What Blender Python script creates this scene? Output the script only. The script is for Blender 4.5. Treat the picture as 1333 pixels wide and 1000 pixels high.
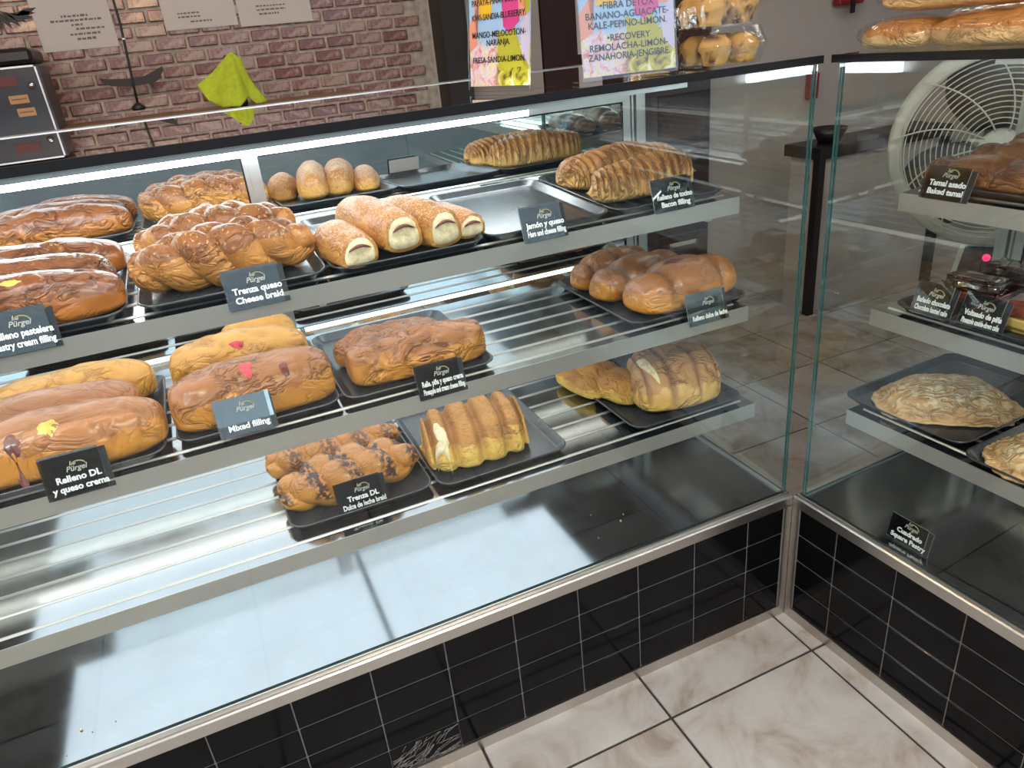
import bpy, bmesh, math, random
from mathutils import Vector, Matrix, noise
PI = math.pi
SC = bpy.context.scene
COL = SC.collection
for o in list(bpy.data.objects): bpy.data.objects.remove(o)

# ------------------------------------------------------------------ camera
CP = Vector((-1.17603, -1.15989, 1.48446)); YAW, PITCH, ROLL, FPX = -0.375482, -0.441393, -0.105249, 955.724
fw = Vector((-math.sin(YAW)*math.cos(PITCH), math.cos(YAW)*math.cos(PITCH), math.sin(PITCH)))
rt = fw.cross(Vector((0, 0, 1))).normalized(); up = rt.cross(fw)
r2 = rt*math.cos(ROLL) + up*math.sin(ROLL); u2 = -rt*math.sin(ROLL) + up*math.cos(ROLL)
cam = bpy.data.cameras.new('camera'); co = bpy.data.objects.new('camera', cam); COL.objects.link(co)
M = Matrix.Identity(4)
for i in range(3): M[i][0], M[i][1], M[i][2], M[i][3] = r2[i], u2[i], -fw[i], CP[i]
co.matrix_world = M
cam.sensor_width = 36; cam.lens = FPX*36/1333; cam.clip_start = .02
SC.camera = co

# ------------------------------------------------------------------ world, daylight, lamps, exposure
w = bpy.data.worlds.new('world'); SC.world = w; w.use_nodes = True
bg = w.node_tree.nodes['Background']; bg.inputs[0].default_value = (.70, .84, 1, 1); bg.inputs[1].default_value = 2.6
SC.view_settings.view_transform = 'Standard'; SC.view_settings.look = 'None'
SC.view_settings.exposure = 0.12; SC.view_settings.gamma = 1; SC.view_settings.use_curve_mapping = False
SC.cycles.transparent_max_bounces = 40
SC.cycles.max_bounces = 12; SC.cycles.glossy_bounces = 8; SC.cycles.sample_clamp_indirect = 6
OPEN = dict(x0=-3.1, x1=1.5, z0=1.65, z1=2.85, y=-3.6)      # the shop's open front, behind the photographer
def area(name, loc, size, power, col, rot=(0, 0, 0), portal=False):
    l = bpy.data.lights.new(name, 'AREA'); l.shape = 'RECTANGLE'; l.size, l.size_y = size
    l.energy = power; l.color = col
    if portal: l.cycles.is_portal = True
    o = bpy.data.objects.new(name, l); COL.objects.link(o); o.location = loc; o.rotation_euler = rot
    return o
area('daylight_portal', ((OPEN['x0']+OPEN['x1'])/2, OPEN['y']+.02, (OPEN['z0']+OPEN['z1'])/2),
     (OPEN['x1']-OPEN['x0'], OPEN['z1']-OPEN['z0']), 1, (1, 1, 1), (PI/2, 0, 0), True)
LAMPS = [(-2.7, -1.0, 52, (.96, .97, 1)), (-.6, -2.0, 48, (1, .93, .84)), (2.4, -1.2, 7, (1, .93, .84)), (-.9, 1.5, 7, (1, .80, .62)), (1.9, 1.5, 3.5, (1, .93, .86))]  # first lamp is added, to brighten the shelf lips of the right case

# ------------------------------------------------------------------ helpers
def tag(o, label=None, cat=None, group=None, kind=None):
    if label: o['label'] = label
    if cat: o['category'] = cat
    if group: o['group'] = group
    if kind: o['kind'] = kind
    return o
def empty(name, loc, rz=0, label=None, cat=None, group=None, kind=None):
    o = bpy.data.objects.new(name, None); COL.objects.link(o); o.location = loc; o.rotation_euler = (0, 0, rz)
    o.empty_display_size = .02
    return tag(o, label, cat, group, kind)
def link(name, me, mats, parent=None, loc=None, rz=0, smooth=False):
    for m in (mats if isinstance(mats, (list, tuple)) else [mats]): me.materials.append(m)
    if smooth:
        for p in me.polygons: p.use_smooth = True
    o = bpy.data.objects.new(name, me); COL.objects.link(o)
    if parent: o.parent = parent
    if loc is not None: o.location = loc
    if rz: o.rotation_euler = (0, 0, rz)
    return o
class MB:
    def __init__(s): s.v = []; s.f = []; s.m = []; s.s = []
    def add(s, vs, fs, mi=0, sm=False):
        b = len(s.v); s.v += [tuple(v) for v in vs]
        for f in fs: s.f.append([b+i for i in f]); s.m.append(mi); s.s.append(sm)
        return s
    def box(s, x0, x1, y0, y1, z0, z1, mi=0):
        x0, x1 = sorted((x0, x1)); y0, y1 = sorted((y0, y1)); z0, z1 = sorted((z0, z1))
        return s.add([(x0, y0, z0), (x1, y0, z0), (x1, y1, z0), (x0, y1, z0), (x0, y0, z1), (x1, y0, z1), (x1, y1, z1), (x0, y1, z1)],
                     [(0, 3, 2, 1), (4, 5, 6, 7), (0, 1, 5, 4), (1, 2, 6, 5), (2, 3, 7, 6), (3, 0, 4, 7)], mi)
    def cbox(s, x0, x1, y0, y1, z0, z1, c=.001, mi=0):     # box with chamfered edges towards -y and +z style all round (8x3 verts)
        bm = bmesh.new(); bmesh.ops.create_cube(bm, size=1)
        for v in bm.verts: v.co = Vector(((x0+x1)/2+v.co.x*(x1-x0), (y0+y1)/2+v.co.y*(y1-y0), (z0+z1)/2+v.co.z*(z1-z0)))
        bmesh.ops.bevel(bm, geom=list(bm.edges), offset=c, segments=1, affect='EDGES')
        bm.verts.ensure_lookup_table()
        s.add([tuple(v.co) for v in bm.verts], [[v.index for v in f.verts] for f in bm.faces], mi); bm.free(); return s
    def prism(s, poly, axis, a, b, mi=0):
        # polygon in the two other axes extruded along axis
        n = len(poly); vs = []
        for t in (a, b):
            for p, q in poly: vs.append({'x': (t, p, q), 'y': (p, t, q), 'z': (p, q, t)}[axis])
        fs = [list(range(n))[::-1], list(range(n, 2*n))]+[(i, (i+1) % n, n+(i+1) % n, n+i) for i in range(n)]
        return s.add(vs, fs, mi)
    def tube(s, pts, rad, seg=10, mi=0, cap=True, flat=1):
        pts = [Vector(p) for p in pts]; n = len(pts); vs = []; rr = rad if hasattr(rad, '__len__') else [rad]*n
        ref = Vector((0, 0, 1))
        for i, p in enumerate(pts):
            d = (pts[min(i+1, n-1)]-pts[max(i-1, 0)]).normalized()
            if abs(d.dot(ref)) > .98: a = d.cross(Vector((1, 0, 0))).normalized()
            else: a = d.cross(ref).normalized()
            b = a.cross(d)
            for k in range(seg):
                t = 2*PI*k/seg; vs.append(p+a*math.cos(t)*rr[i]+b*math.sin(t)*rr[i]*flat)
        fs = [(i*seg+k, i*seg+(k+1) % seg, (i+1)*seg+(k+1) % seg, (i+1)*seg+k) for i in range(n-1) for k in range(seg)]
        if cap: fs += [list(range(seg))[::-1], list(range((n-1)*seg, n*seg))]
        return s.add(vs, fs, mi, True)
    def lathe(s, prof, c=(0, 0, 0), seg=24, mi=0, axis='z'):
        vs = []
        for r, z in prof:
            for k in range(seg):
                t = 2*PI*k/seg
                q = (r*math.cos(t), r*math.sin(t), z)
                if axis == 'y': q = (q[0], q[2], q[1])
                vs.append((c[0]+q[0], c[1]+q[1], c[2]+q[2]))
        n = len(prof)
        fs = [(i*seg+k, i*seg+(k+1) % seg, (i+1)*seg+(k+1) % seg, (i+1)*seg+k) for i in range(n-1) for k in range(seg)]
        return s.add(vs, fs, mi, True)
    def mesh(s, name='m'):
        me = bpy.data.meshes.new(name); me.from_pydata(s.v, [], s.f)
        for p, mi, sm in zip(me.polygons, s.m, s.s): p.material_index = mi; p.use_smooth = sm
        bm = bmesh.new(); bm.from_mesh(me); bmesh.ops.recalc_face_normals(bm, faces=bm.faces); bm.to_mesh(me); bm.free()
        return me
    def build(s, name, mats, parent=None, loc=None, rz=0):
        return link(name, s.mesh(name), mats, parent, loc, rz)

# ------------------------------------------------------------------ materials
def NT(name):
    m = bpy.data.materials.new(name); m.use_nodes = True; nt = m.node_tree; b = nt.nodes['Principled BSDF']
    return m, nt, b
def setp(b, col=None, rough=None, metal=None, coat=None, spec=None, em=None, es=None, croug=None):
    if col is not None: b.inputs['Base Color'].default_value = (*col, 1)
    if rough is not None: b.inputs['Roughness'].default_value = rough
    if metal is not None: b.inputs['Metallic'].default_value = metal
    if coat is not None: b.inputs['Coat Weight'].default_value = coat; b.inputs['Coat Roughness'].default_value = .12 if croug is None else croug
    if spec is not None: b.inputs['Specular IOR Level'].default_value = spec
    if em is not None: b.inputs['Emission Color'].default_value = (*em, 1); b.inputs['Emission Strength'].default_value = es
def node(nt, t, **k):
    n = nt.nodes.new(t)
    for a, v in k.items(): setattr(n, a, v)
    return n
def noisen(nt, scale, detail=4, rough=.5, coord='Object', stretch=None, dist=0, rnd=False):
    tc = node(nt, 'ShaderNodeTexCoord'); n = node(nt, 'ShaderNodeTexNoise')
    n.inputs['Scale'].default_value = scale; n.inputs['Detail'].default_value = detail; n.inputs['Roughness'].default_value = rough; n.inputs['Distortion'].default_value = dist
    src = tc.outputs[coord]
    if rnd:
        oi = node(nt, 'ShaderNodeObjectInfo'); sc_ = node(nt, 'ShaderNodeVectorMath', operation='SCALE'); sc_.inputs[0].default_value = (7, 11, 5); nt.links.new(oi.outputs['Random'], sc_.inputs['Scale'])
        av = node(nt, 'ShaderNodeVectorMath', operation='ADD'); nt.links.new(src, av.inputs[0]); nt.links.new(sc_.outputs[0], av.inputs[1]); src = av.outputs[0]
    if stretch:
        mp = node(nt, 'ShaderNodeMapping'); mp.inputs['Scale'].default_value = stretch; nt.links.new(src, mp.inputs[0]); src = mp.outputs[0]
    nt.links.new(src, n.inputs['Vector']); return n
def ramp(nt, src, stops):
    r = node(nt, 'ShaderNodeValToRGB'); e = r.color_ramp.elements
    while len(e) < len(stops): e.new(.5)
    for i, (p, c) in enumerate(stops): e[i].position = p; e[i].color = (*c, 1) if len(c) == 3 else c
    nt.links.new(src, r.inputs[0]); return r
def bump(nt, b, src, s, d=.001):
    n = node(nt, 'ShaderNodeBump'); n.inputs['Strength'].default_value = s; n.inputs['Distance'].default_value = d
    nt.links.new(src, n.inputs['Height']); nt.links.new(n.outputs[0], b.inputs['Normal']); return n
def simple(name, col, rough=.5, metal=0, coat=None, nscale=0, namt=.15, em=None, es=0, bmp=0, bsc=200, spec=None):
    m, nt, b = NT(name); setp(b, col, rough, metal, coat, spec, em, es)
    if nscale:
        n = noisen(nt, nscale, 5)
        r = ramp(nt, n.outputs['Fac'], [(.3, tuple(c*(1-namt) for c in col)), (.7, tuple(min(1, c*(1+namt)) for c in col))])
        nt.links.new(r.outputs[0], b.inputs['Base Color'])
    if bmp:
        n = noisen(nt, bsc, 3); bump(nt, b, n.outputs['Fac'], bmp)
    return m
def steel(name, col, rough, rvar=.08, stretch=(3, 90, 90), bmp=.03, metal=1.0):
    m, nt, b = NT(name); setp(b, col, rough, metal)
    n = noisen(nt, 5, 6, .6, stretch=stretch)
    r = node(nt, 'ShaderNodeMapRange'); r.inputs[3].default_value = rough-rvar*.5; r.inputs[4].default_value = rough+rvar
    nt.links.new(n.outputs['Fac'], r.inputs[0]); nt.links.new(r.outputs[0], b.inputs['Roughness'])
    n2 = noisen(nt, 3.5, 6, .65); r2_ = ramp(nt, n2.outputs['Fac'], [(.3, tuple(c*.86 for c in col)), (.7, col)])
    nt.links.new(r2_.outputs[0], b.inputs['Base Color'])
    bump(nt, b, n.outputs['Fac'], bmp, .0006)
    return m
def thin_glass(name, tint=(.95, .975, .965), gain=1.1, rough=0.0, base=0.0, bmp=0, bsc=20):
    m = bpy.data.materials.new(name); m.use_nodes = True; nt = m.node_tree; nt.nodes.clear()
    out = node(nt, 'ShaderNodeOutputMaterial'); tr = node(nt, 'ShaderNodeBsdfTransparent'); gl = node(nt, 'ShaderNodeBsdfGlossy')
    mx = node(nt, 'ShaderNodeMixShader'); fr = node(nt, 'ShaderNodeFresnel'); ge = node(nt, 'ShaderNodeNewGeometry')
    tr.inputs[0].default_value = (*tint, 1); gl.inputs['Roughness'].default_value = rough; gl.inputs[0].default_value = (1, 1, 1, 1)
    fr.inputs[0].default_value = 1.5
    m1 = node(nt, 'ShaderNodeMath', operation='MULTIPLY_ADD'); m1.inputs[1].default_value = gain; m1.inputs[2].default_value = base
    m2 = node(nt, 'ShaderNodeMath', operation='SUBTRACT'); m2.inputs[0].default_value = 1
    m3 = node(nt, 'ShaderNodeMath', operation='MULTIPLY', use_clamp=True)
    nt.links.new(fr.outputs[0], m1.inputs[0]); nt.links.new(ge.outputs['Backfacing'], m2.inputs[1])
    nt.links.new(m1.outputs[0], m3.inputs[0]); nt.links.new(m2.outputs[0], m3.inputs[1])
    nt.links.new(m3.outputs[0], mx.inputs[0]); nt.links.new(tr.outputs[0], mx.inputs[1]); nt.links.new(gl.outputs[0], mx.inputs[2])
    nt.links.new(mx.outputs[0], out.inputs[0])
    if bmp:
        n = noisen(nt, bsc, 3, dist=1.5); bn = node(nt, 'ShaderNodeBump'); bn.inputs['Strength'].default_value = bmp; bn.inputs['Distance'].default_value = .004
        nt.links.new(n.outputs['Fac'], bn.inputs['Height']); nt.links.new(bn.outputs[0], gl.inputs['Normal'])
    return m
MT = {}
MT['glass'] = thin_glass('clear_glass')
MT['glass_top'] = thin_glass('top_glass', (.88, .93, .93), 1.5)
MT['edge'] = simple('green_glass_edge', (.035, .11, .105), .15)
MT['edge_light'] = simple('pale_glass_edge', (.30, .42, .41), .2)
MT['black'] = simple('black_edge_strip', (.008, .008, .009), .55, spec=.2)
MT['lip'] = steel('brushed_steel_lip', (.56, .53, .49), .38, metal=.72)
MT['deck'] = steel('polished_steel_sheet', (.42, .44, .455), .10, .08, (3, 3, 3), .0)
MT['rail'] = steel('brushed_steel_rail', (.60, .57, .53), .30)
MT['alu'] = steel('brushed_aluminium', (.62, .63, .63), .32, .06, (60, 60, 3), metal=.85)
MT['mirror'] = simple('mirror_glass', (.80, .84, .84), .015, 1.0)
MT['front_fill'] = simple('added_front_fill_light', (1, 1, 1), .5, em=(.95, .97, 1), es=30)  # added fill behind the front housing, brightens the breads
MT['led'] = simple('led_tube_light', (1, 1, 1), .5, em=(.90, .95, 1), es=17)
MT['strip'] = simple('warm_led_strip', (1, 1, 1), .5, em=(1, .93, .80), es=2.2)
MT['panel'] = simple('light_panel_diffuser', (.9, .9, .9), .5, em=(.80, .90, 1), es=1.75)
MT['tray'] = simple('charcoal_tray', (.028, .032, .038), .26, 0, None, 30, .2, bmp=.1, bsc=500, spec=.75)
MT['tile'] = simple('black_glazed_tile', (.004, .004, .0045), .10, 0, bmp=.05, bsc=14, spec=.14)
MT['grout'] = simple('grey_grout', (.20, .19, .18), .9, nscale=60)
MT['plinth'] = simple('plinth_board', (.09, .09, .09), .9, nscale=20)
MT['card'] = simple('black_sign_card', (.010, .010, .012), .35)
MT['acryl'] = thin_glass('smoked_acrylic', (.40, .41, .43), .7, .0, .04)
MT['acrylc'] = thin_glass('clear_acrylic', (.93, .94, .95), 1.4)
MT['white'] = simple('white_print', (.85, .85, .83), .6)
MT['logo'] = simple('silver_print', (.45, .45, .40), .5)
MT['gold'] = simple('olive_print', (.30, .27, .10), .5)

# floor tile, walls
def tilemat():
    m, nt, b = NT('beige_floor_tile'); setp(b, (.5, .45, .4), .38)
    n = noisen(nt, 6, 8, .62, 'Object', dist=.6)
    tc = node(nt, 'ShaderNodeObjectInfo')
    ad = node(nt, 'ShaderNodeMath', operation='MULTIPLY_ADD'); ad.inputs[1].default_value = .10; nt.links.new(tc.outputs['Random'], ad.inputs[0]); nt.links.new(n.outputs['Fac'], ad.inputs[2])
    r = ramp(nt, ad.outputs[0], [(.36, (.23, .175, .135)), (.47, (.38, .32, .27)), (.56, (.44, .40, .37)), (.70, (.50, .46, .42))])
    nt.links.new(r.outputs[0], b.inputs['Base Color']); n2 = noisen(nt, 90, 4); bump(nt, b, n2.outputs['Fac'], .12)
    return m
MT['ftile'] = tilemat()
MT['fgrout'] = simple('dark_floor_grout', (.045, .032, .026), .9, nscale=50)
def brickmat(name, a, bb, c):
    m, nt, b = NT(name); setp(b, a, .30, coat=.5, croug=.16)
    n = noisen(nt, 38, 7, .7); oi = node(nt, 'ShaderNodeObjectInfo')
    ad = node(nt, 'ShaderNodeMath', operation='MULTIPLY_ADD'); ad.inputs[1].default_value = .16; nt.links.new(oi.outputs['Random'], ad.inputs[0]); nt.links.new(n.outputs['Fac'], ad.inputs[2])
    r = ramp(nt, ad.outputs[0], [(.38, a), (.52, bb), (.66, c)]); nt.links.new(r.outputs[0], b.inputs['Base Color'])
    bump(nt, b, n.outputs['Fac'], .5, .002); return m
MT['brick'] = brickmat('worn_red_brick', (.095, .022, .015), (.19, .052, .035), (.36, .24, .19))
MT['mortar'] = simple('pale_mortar', (.42, .36, .31), .75, nscale=30, namt=.3, bmp=.4, bsc=80)
MT['wallgrey'] = simple('grey_painted_wall', (.50, .45, .41), .7, nscale=3, namt=.06)
MT['wallfront'] = simple('dark_shop_front_wall', (.17, .22, .27), .6, nscale=3, namt=.1)
MT['wallwarm'] = simple('warm_shop_wall', (.36, .32, .28), .8, nscale=3, namt=.06)
MT['ceil'] = simple('off_white_ceiling', (.62, .60, .57), .9, nscale=3, namt=.04)
MT['maroon'] = simple('dark_maroon_door', (.030, .006, .006), .5)
MT['darkcol'] = simple('dark_brown_post', (.018, .013, .012), .5)
MT['paper'] = simple('notice_paper', (.55, .50, .48), .6)
MT['ink'] = simple('grey_ink', (.16, .14, .14), .8)
MT['wood'] = simple('brown_wood_counter', (.20, .115, .07), .5, nscale=8, namt=.3)
MT['blackpl'] = simple('black_plastic', (.010, .010, .012), .4)
MT['navy'] = simple('dark_panel_front', (.022, .026, .038), .35)
MT['lime'] = simple('lime_microfibre_cloth', (.42, .52, .03), .95, nscale=60, namt=.12, bmp=.5, bsc=400)
MT['fanw'] = simple('cream_fan_plastic', (.62, .62, .56), .45)
MT['fand'] = simple('dark_fan_blade', (.08, .09, .10), .4)
MT['red'] = simple('red_plastic', (.30, .008, .012), .4)
MT['pinkled'] = simple('red_pilot_light', (.8, .02, .08), .4, em=(1, .03, .15), es=1.5)
MT['lampdif'] = simple('ceiling_lamp_diffuser', (1, 1, 1), .5, em=(1, .95, .88), es=2.0)
MT['amber'] = simple('amber_lamp_glow', (1, .6, .2), .5, em=(1, .55, .16), es=170)
MT['bag'] = thin_glass('clear_plastic_bag', (.97, .96, .95), 1.0, .08, .05, .9, 26)
MT['clam'] = thin_glass('clear_clamshell_plastic', (.95, .95, .94), 1.3, .04, .03, .4, 40)

def bread_mat(name, side, top, dark, pale, rough=.45, coat=.0, speck=None, fine=260, bstr=.25, sc=14, wrk=.5, wsc=26, wst=(.7, 1.2, 1.2), drz=False):
    """crust colour: side -> top by the baked height, noise mottling, dark creases and pale torn dough carried by mesh attributes"""
    m, nt, b = NT(name); setp(b, side, rough, 0, coat, croug=.22)
    ah = node(nt, 'ShaderNodeAttribute', attribute_name='hgt'); ap = node(nt, 'ShaderNodeAttribute', attribute_name='pale'); ad_ = node(nt, 'ShaderNodeAttribute', attribute_name='dark')
    n = noisen(nt, sc, 6, .6, dist=.5, rnd=True)
    a = node(nt, 'ShaderNodeMath', operation='MULTIPLY_ADD'); a.inputs[1].default_value = .9; nt.links.new(n.outputs['Fac'], a.inputs[0]); nt.links.new(ah.outputs['Fac'], a.inputs[2])
    r = ramp(nt, a.outputs[0], [(.62, side), (1.02, tuple((x+y)/2 for x, y in zip(side, top))), (1.45, top)])
    dsrc = ad_.outputs['Fac']
    if drz:
        nd_ = noisen(nt, 120, 2, .5, stretch=(1, .35, 1), rnd=True); md_ = node(nt, 'ShaderNodeMapRange'); md_.inputs[1].default_value = .40; md_.inputs[2].default_value = .50; nt.links.new(nd_.outputs['Fac'], md_.inputs[0])
        mm_ = node(nt, 'ShaderNodeMath', operation='MULTIPLY'); nt.links.new(dsrc, mm_.inputs[0]); nt.links.new(md_.outputs[0], mm_.inputs[1]); dsrc = mm_.outputs[0]
    mx = node(nt, 'ShaderNodeMix', data_type='RGBA'); nt.links.new(dsrc, mx.inputs[0]); nt.links.new(r.outputs[0], mx.inputs[6]); mx.inputs[7].default_value = (*dark, 1)
    mp = node(nt, 'ShaderNodeMix', data_type='RGBA'); nt.links.new(ap.outputs['Fac'], mp.inputs[0]); nt.links.new(mx.outputs[2], mp.inputs[6]); mp.inputs[7].default_value = (*pale, 1)
    last = mp.outputs[2]
    if speck:
        n3 = noisen(nt, speck[1], 2, .5); r3 = ramp(nt, n3.outputs['Fac'], [(speck[2], (0, 0, 0)), (speck[2]+.06, (1, 1, 1))])
        ml = node(nt, 'ShaderNodeMath', operation='MULTIPLY'); nt.links.new(r3.outputs[0], ml.inputs[0]); nt.links.new(ah.outputs['Fac'], ml.inputs[1])
        ms = node(nt, 'ShaderNodeMix', data_type='RGBA'); nt.links.new(ml.outputs[0], ms.inputs[0]); nt.links.new(last, ms.inputs[6]); ms.inputs[7].default_value = (*speck[0], 1); last = ms.outputs[2]
    n2 = noisen(nt, fine, 4, .6)
    if wrk:
        # a web of thin creases, deeper where a slow noise says the crust has wrinkled
        nw = noisen(nt, wsc, 3, .55, stretch=wst, dist=.9, rnd=True); ab = node(nt, 'ShaderNodeMath', operation='SUBTRACT'); ab.inputs[1].default_value = .5; nt.links.new(nw.outputs['Fac'], ab.inputs[0])
        a2 = node(nt, 'ShaderNodeMath', operation='ABSOLUTE'); nt.links.new(ab.outputs[0], a2.inputs[0])
        mr = node(nt, 'ShaderNodeMapRange', interpolation_type='SMOOTHERSTEP'); mr.inputs[1].default_value = 0; mr.inputs[2].default_value = .045; mr.inputs[3].default_value = 0; mr.inputs[4].default_value = 1; nt.links.new(a2.outputs[0], mr.inputs[0])
        ms_ = noisen(nt, 12, 2, .5, rnd=True); mk = node(nt, 'ShaderNodeMapRange'); mk.inputs[1].default_value = .36; mk.inputs[2].default_value = .56; nt.links.new(ms_.outputs['Fac'], mk.inputs[0])
        iv = node(nt, 'ShaderNodeMath', operation='SUBTRACT'); iv.inputs[0].default_value = 1; nt.links.new(mr.outputs[0], iv.inputs[1])
        cr = node(nt, 'ShaderNodeMath', operation='MULTIPLY'); nt.links.new(iv.outputs[0], cr.inputs[0]); nt.links.new(mk.outputs[0], cr.inputs[1])
        cm = node(nt, 'ShaderNodeMath', operation='MULTIPLY'); cm.inputs[1].default_value = .45*wrk; nt.links.new(cr.outputs[0], cm.inputs[0])
        mc_ = node(nt, 'ShaderNodeMix', data_type='RGBA'); nt.links.new(cm.outputs[0], mc_.inputs[0]); nt.links.new(last, mc_.inputs[6]); mc_.inputs[7].default_value = (*dark, 1); last = mc_.outputs[2]
        # height: puffed cells between the creases
        pf = node(nt, 'ShaderNodeMapRange'); pf.inputs[1].default_value = 0; pf.inputs[2].default_value = .16; nt.links.new(a2.outputs[0], pf.inputs[0])
        h1 = node(nt, 'ShaderNodeMath', operation='SUBTRACT'); nt.links.new(pf.outputs[0], h1.inputs[0]); nt.links.new(cr.outputs[0], h1.inputs[1])
        h2 = node(nt, 'ShaderNodeMath', operation='MULTIPLY'); nt.links.new(h1.outputs[0], h2.inputs[0]); nt.links.new(mk.outputs[0], h2.inputs[1])
        b1 = node(nt, 'ShaderNodeBump'); b1.inputs['Strength'].default_value = min(1, wrk); b1.inputs['Distance'].default_value = .0055; nt.links.new(h2.outputs[0], b1.inputs['Height'])
        bb_ = bump(nt, b, n2.outputs['Fac'], bstr, .0012); nt.links.new(b1.outputs[0], bb_.inputs['Normal'])
    else: bump(nt, b, n2.outputs['Fac'], bstr, .0012)
    nt.links.new(last, b.inputs['Base Color'])
    return m
BR = {}
BR['glossy'] = bread_mat('glossy_brown_crust', (.46, .145, .015), (.22, .062, .018), (.06, .018, .008), (.85, .62, .15), .30, .35, wrk=.9)
BR['milk'] = bread_mat('glossy_milk_bread_crust', (.72, .29, .032), (.42, .155, .040), (.11, .035, .014), (.90, .75, .25), .28, .3, wrk=.38, wsc=17)
BR['braid'] = bread_mat('baked_cheese_braid_crust', (.62, .26, .05), (.26, .085, .022), (.16, .06, .02), (.75, .52, .26), .45, .12, ((.62, .40, .18), 150, .60), wrk=.7)
BR['roll'] = bread_mat('speckled_ham_roll_crust', (.70, .34, .07), (.45, .19, .055), (.16, .06, .02), (.9, .75, .5), .5, .08, ((.62, .42, .26), 230, .55), bstr=.5, wrk=.3)
BR['bacon'] = bread_mat('striped_bacon_loaf_crust', (.80, .48, .16), (.55, .26, .07), (.22, .07, .02), (.85, .65, .40), .45, .15, wrk=.9, wsc=30, wst=(2.2, .7, .7))
BR['fruit'] = bread_mat('mottled_sweet_crust', (.73, .29, .036), (.42, .155, .044), (.11, .036, .014), (.85, .60, .25), .32, .25, wrk=.75, wsc=22)
BR['choco'] = bread_mat('braid_crust_with_caramel', (.70, .30, .045), (.52, .20, .035), (.06, .018, .010), (.85, .60, .2), .34, .25, sc=20, wrk=.35, drz=True)
BR['shell'] = bread_mat('yellow_shell_crust', (.86, .55, .11), (.50, .22, .045), (.26, .10, .025), (.92, .80, .38), .6, 0, ((.40, .16, .04), 150, .56), wrk=.5)
BR['shellb'] = bread_mat('pale_scored_crust', (.80, .48, .12), (.50, .25, .085), (.24, .09, .035), (.88, .78, .52), .5, 0.1, wrk=.8, wsc=15)
BR['flat'] = bread_mat('blistered_flat_pastry', (.74, .45, .20), (.66, .40, .18), (.42, .20, .07), (.80, .60, .34), .5, 0.05, ((.85, .68, .42), 60, .50), bstr=.6, wrk=.8, wsc=30)
BR['tamal'] = bread_mat('brown_corn_loaf_crust', (.34, .14, .04), (.18, .065, .025), (.06, .02, .01), (.70, .42, .14), .34, .3, wrk=.8)
BR['bagged'] = bread_mat('golden_bagged_loaf_crust', (.86, .62, .30), (.50, .20, .035), (.3, .12, .04), (.85, .68, .40), .4, .2, wrk=.6)
BR['muffin'] = bread_mat('golden_muffin_crumb', (.72, .42, .12), (.62, .34, .09), (.08, .02, .01), (.8, .6, .3), .6, wrk=.3)
BR['cake'] = bread_mat('yellow_cake_sponge', (.78, .45, .07), (.35, .06, .02), (.12, .02, .01), (.9, .7, .3), .5, wrk=0)
BR['golden'] = bread_mat('golden_rear_lit_crust', (.85, .46, .05), (.72, .34, .05), (.22, .08, .02), (.9, .75, .25), .3, .3, wrk=.55, wsc=20)  # golden crust of the rear loaves, lightened to paint in the rear light
MT['crumb'] = simple('pale_bread_crumb', (.80, .66, .40), .85, nscale=70, namt=.25, bmp=.9, bsc=160)
MT['filling'] = simple('dark_red_ham_filling', (.16, .03, .025), .4)
MT['jam'] = simple('dark_fruit_filling', (.14, .028, .018), .35, 0, .4, nscale=60, namt=.5, bmp=.8, bsc=120)
MT['pinkjam'] = simple('pink_guava_filling', (.75, .055, .07), .35, 0, .3, nscale=90, namt=.4, bmp=.8, bsc=160)
MT['cream_and_glare'] = simple('yellow_cream_and_glare', (.72, .52, .09), .4, 0, .3, nscale=60, bmp=.5)
MT['glaze'] = simple('dark_chocolate_glaze', (.030, .008, .005), .09, 0, .8, nscale=16, namt=.5, bmp=.35, bsc=22)
MT['caramel'] = simple('red_brown_caramel_glaze', (.20, .035, .015), .12, 0, .8, nscale=30, namt=.4, bmp=.5, bsc=40)

# ------------------------------------------------------------------ setting
def ST(o): o['kind'] = 'structure'; return o
FX0, FX1, FY0, FY1 = -3.6, 4.2, -3.6, 3.0
ST(MB().box(FX0, FX1, FY0, FY1, -.05, -.004).build('floor', MT['fgrout']))
floor = bpy.data.objects['floor']
P = .428; g = .0035
tm = MB().cbox(g, P-g, g, P-g, -.012, 0, .0012).mesh('floor_tile'); tm.materials.append(MT['ftile'])
i0 = math.ceil((FX0+.031)/P)-1; j0 = math.ceil((FY0+.136)/P)-1
for i in range(i0, int((FX1+.031)/P)):
    for j in range(j0, int((FY1+.136)/P)+1):
        o = bpy.data.objects.new('floor_tile', tm); COL.objects.link(o); o.parent = floor
        o.location = (-.031+i*P, -.136+j*P, 0)
        if (i+j) % 2: o.location.x += P; o.location.y += P; o.rotation_euler.z = PI
H = 2.9
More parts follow.
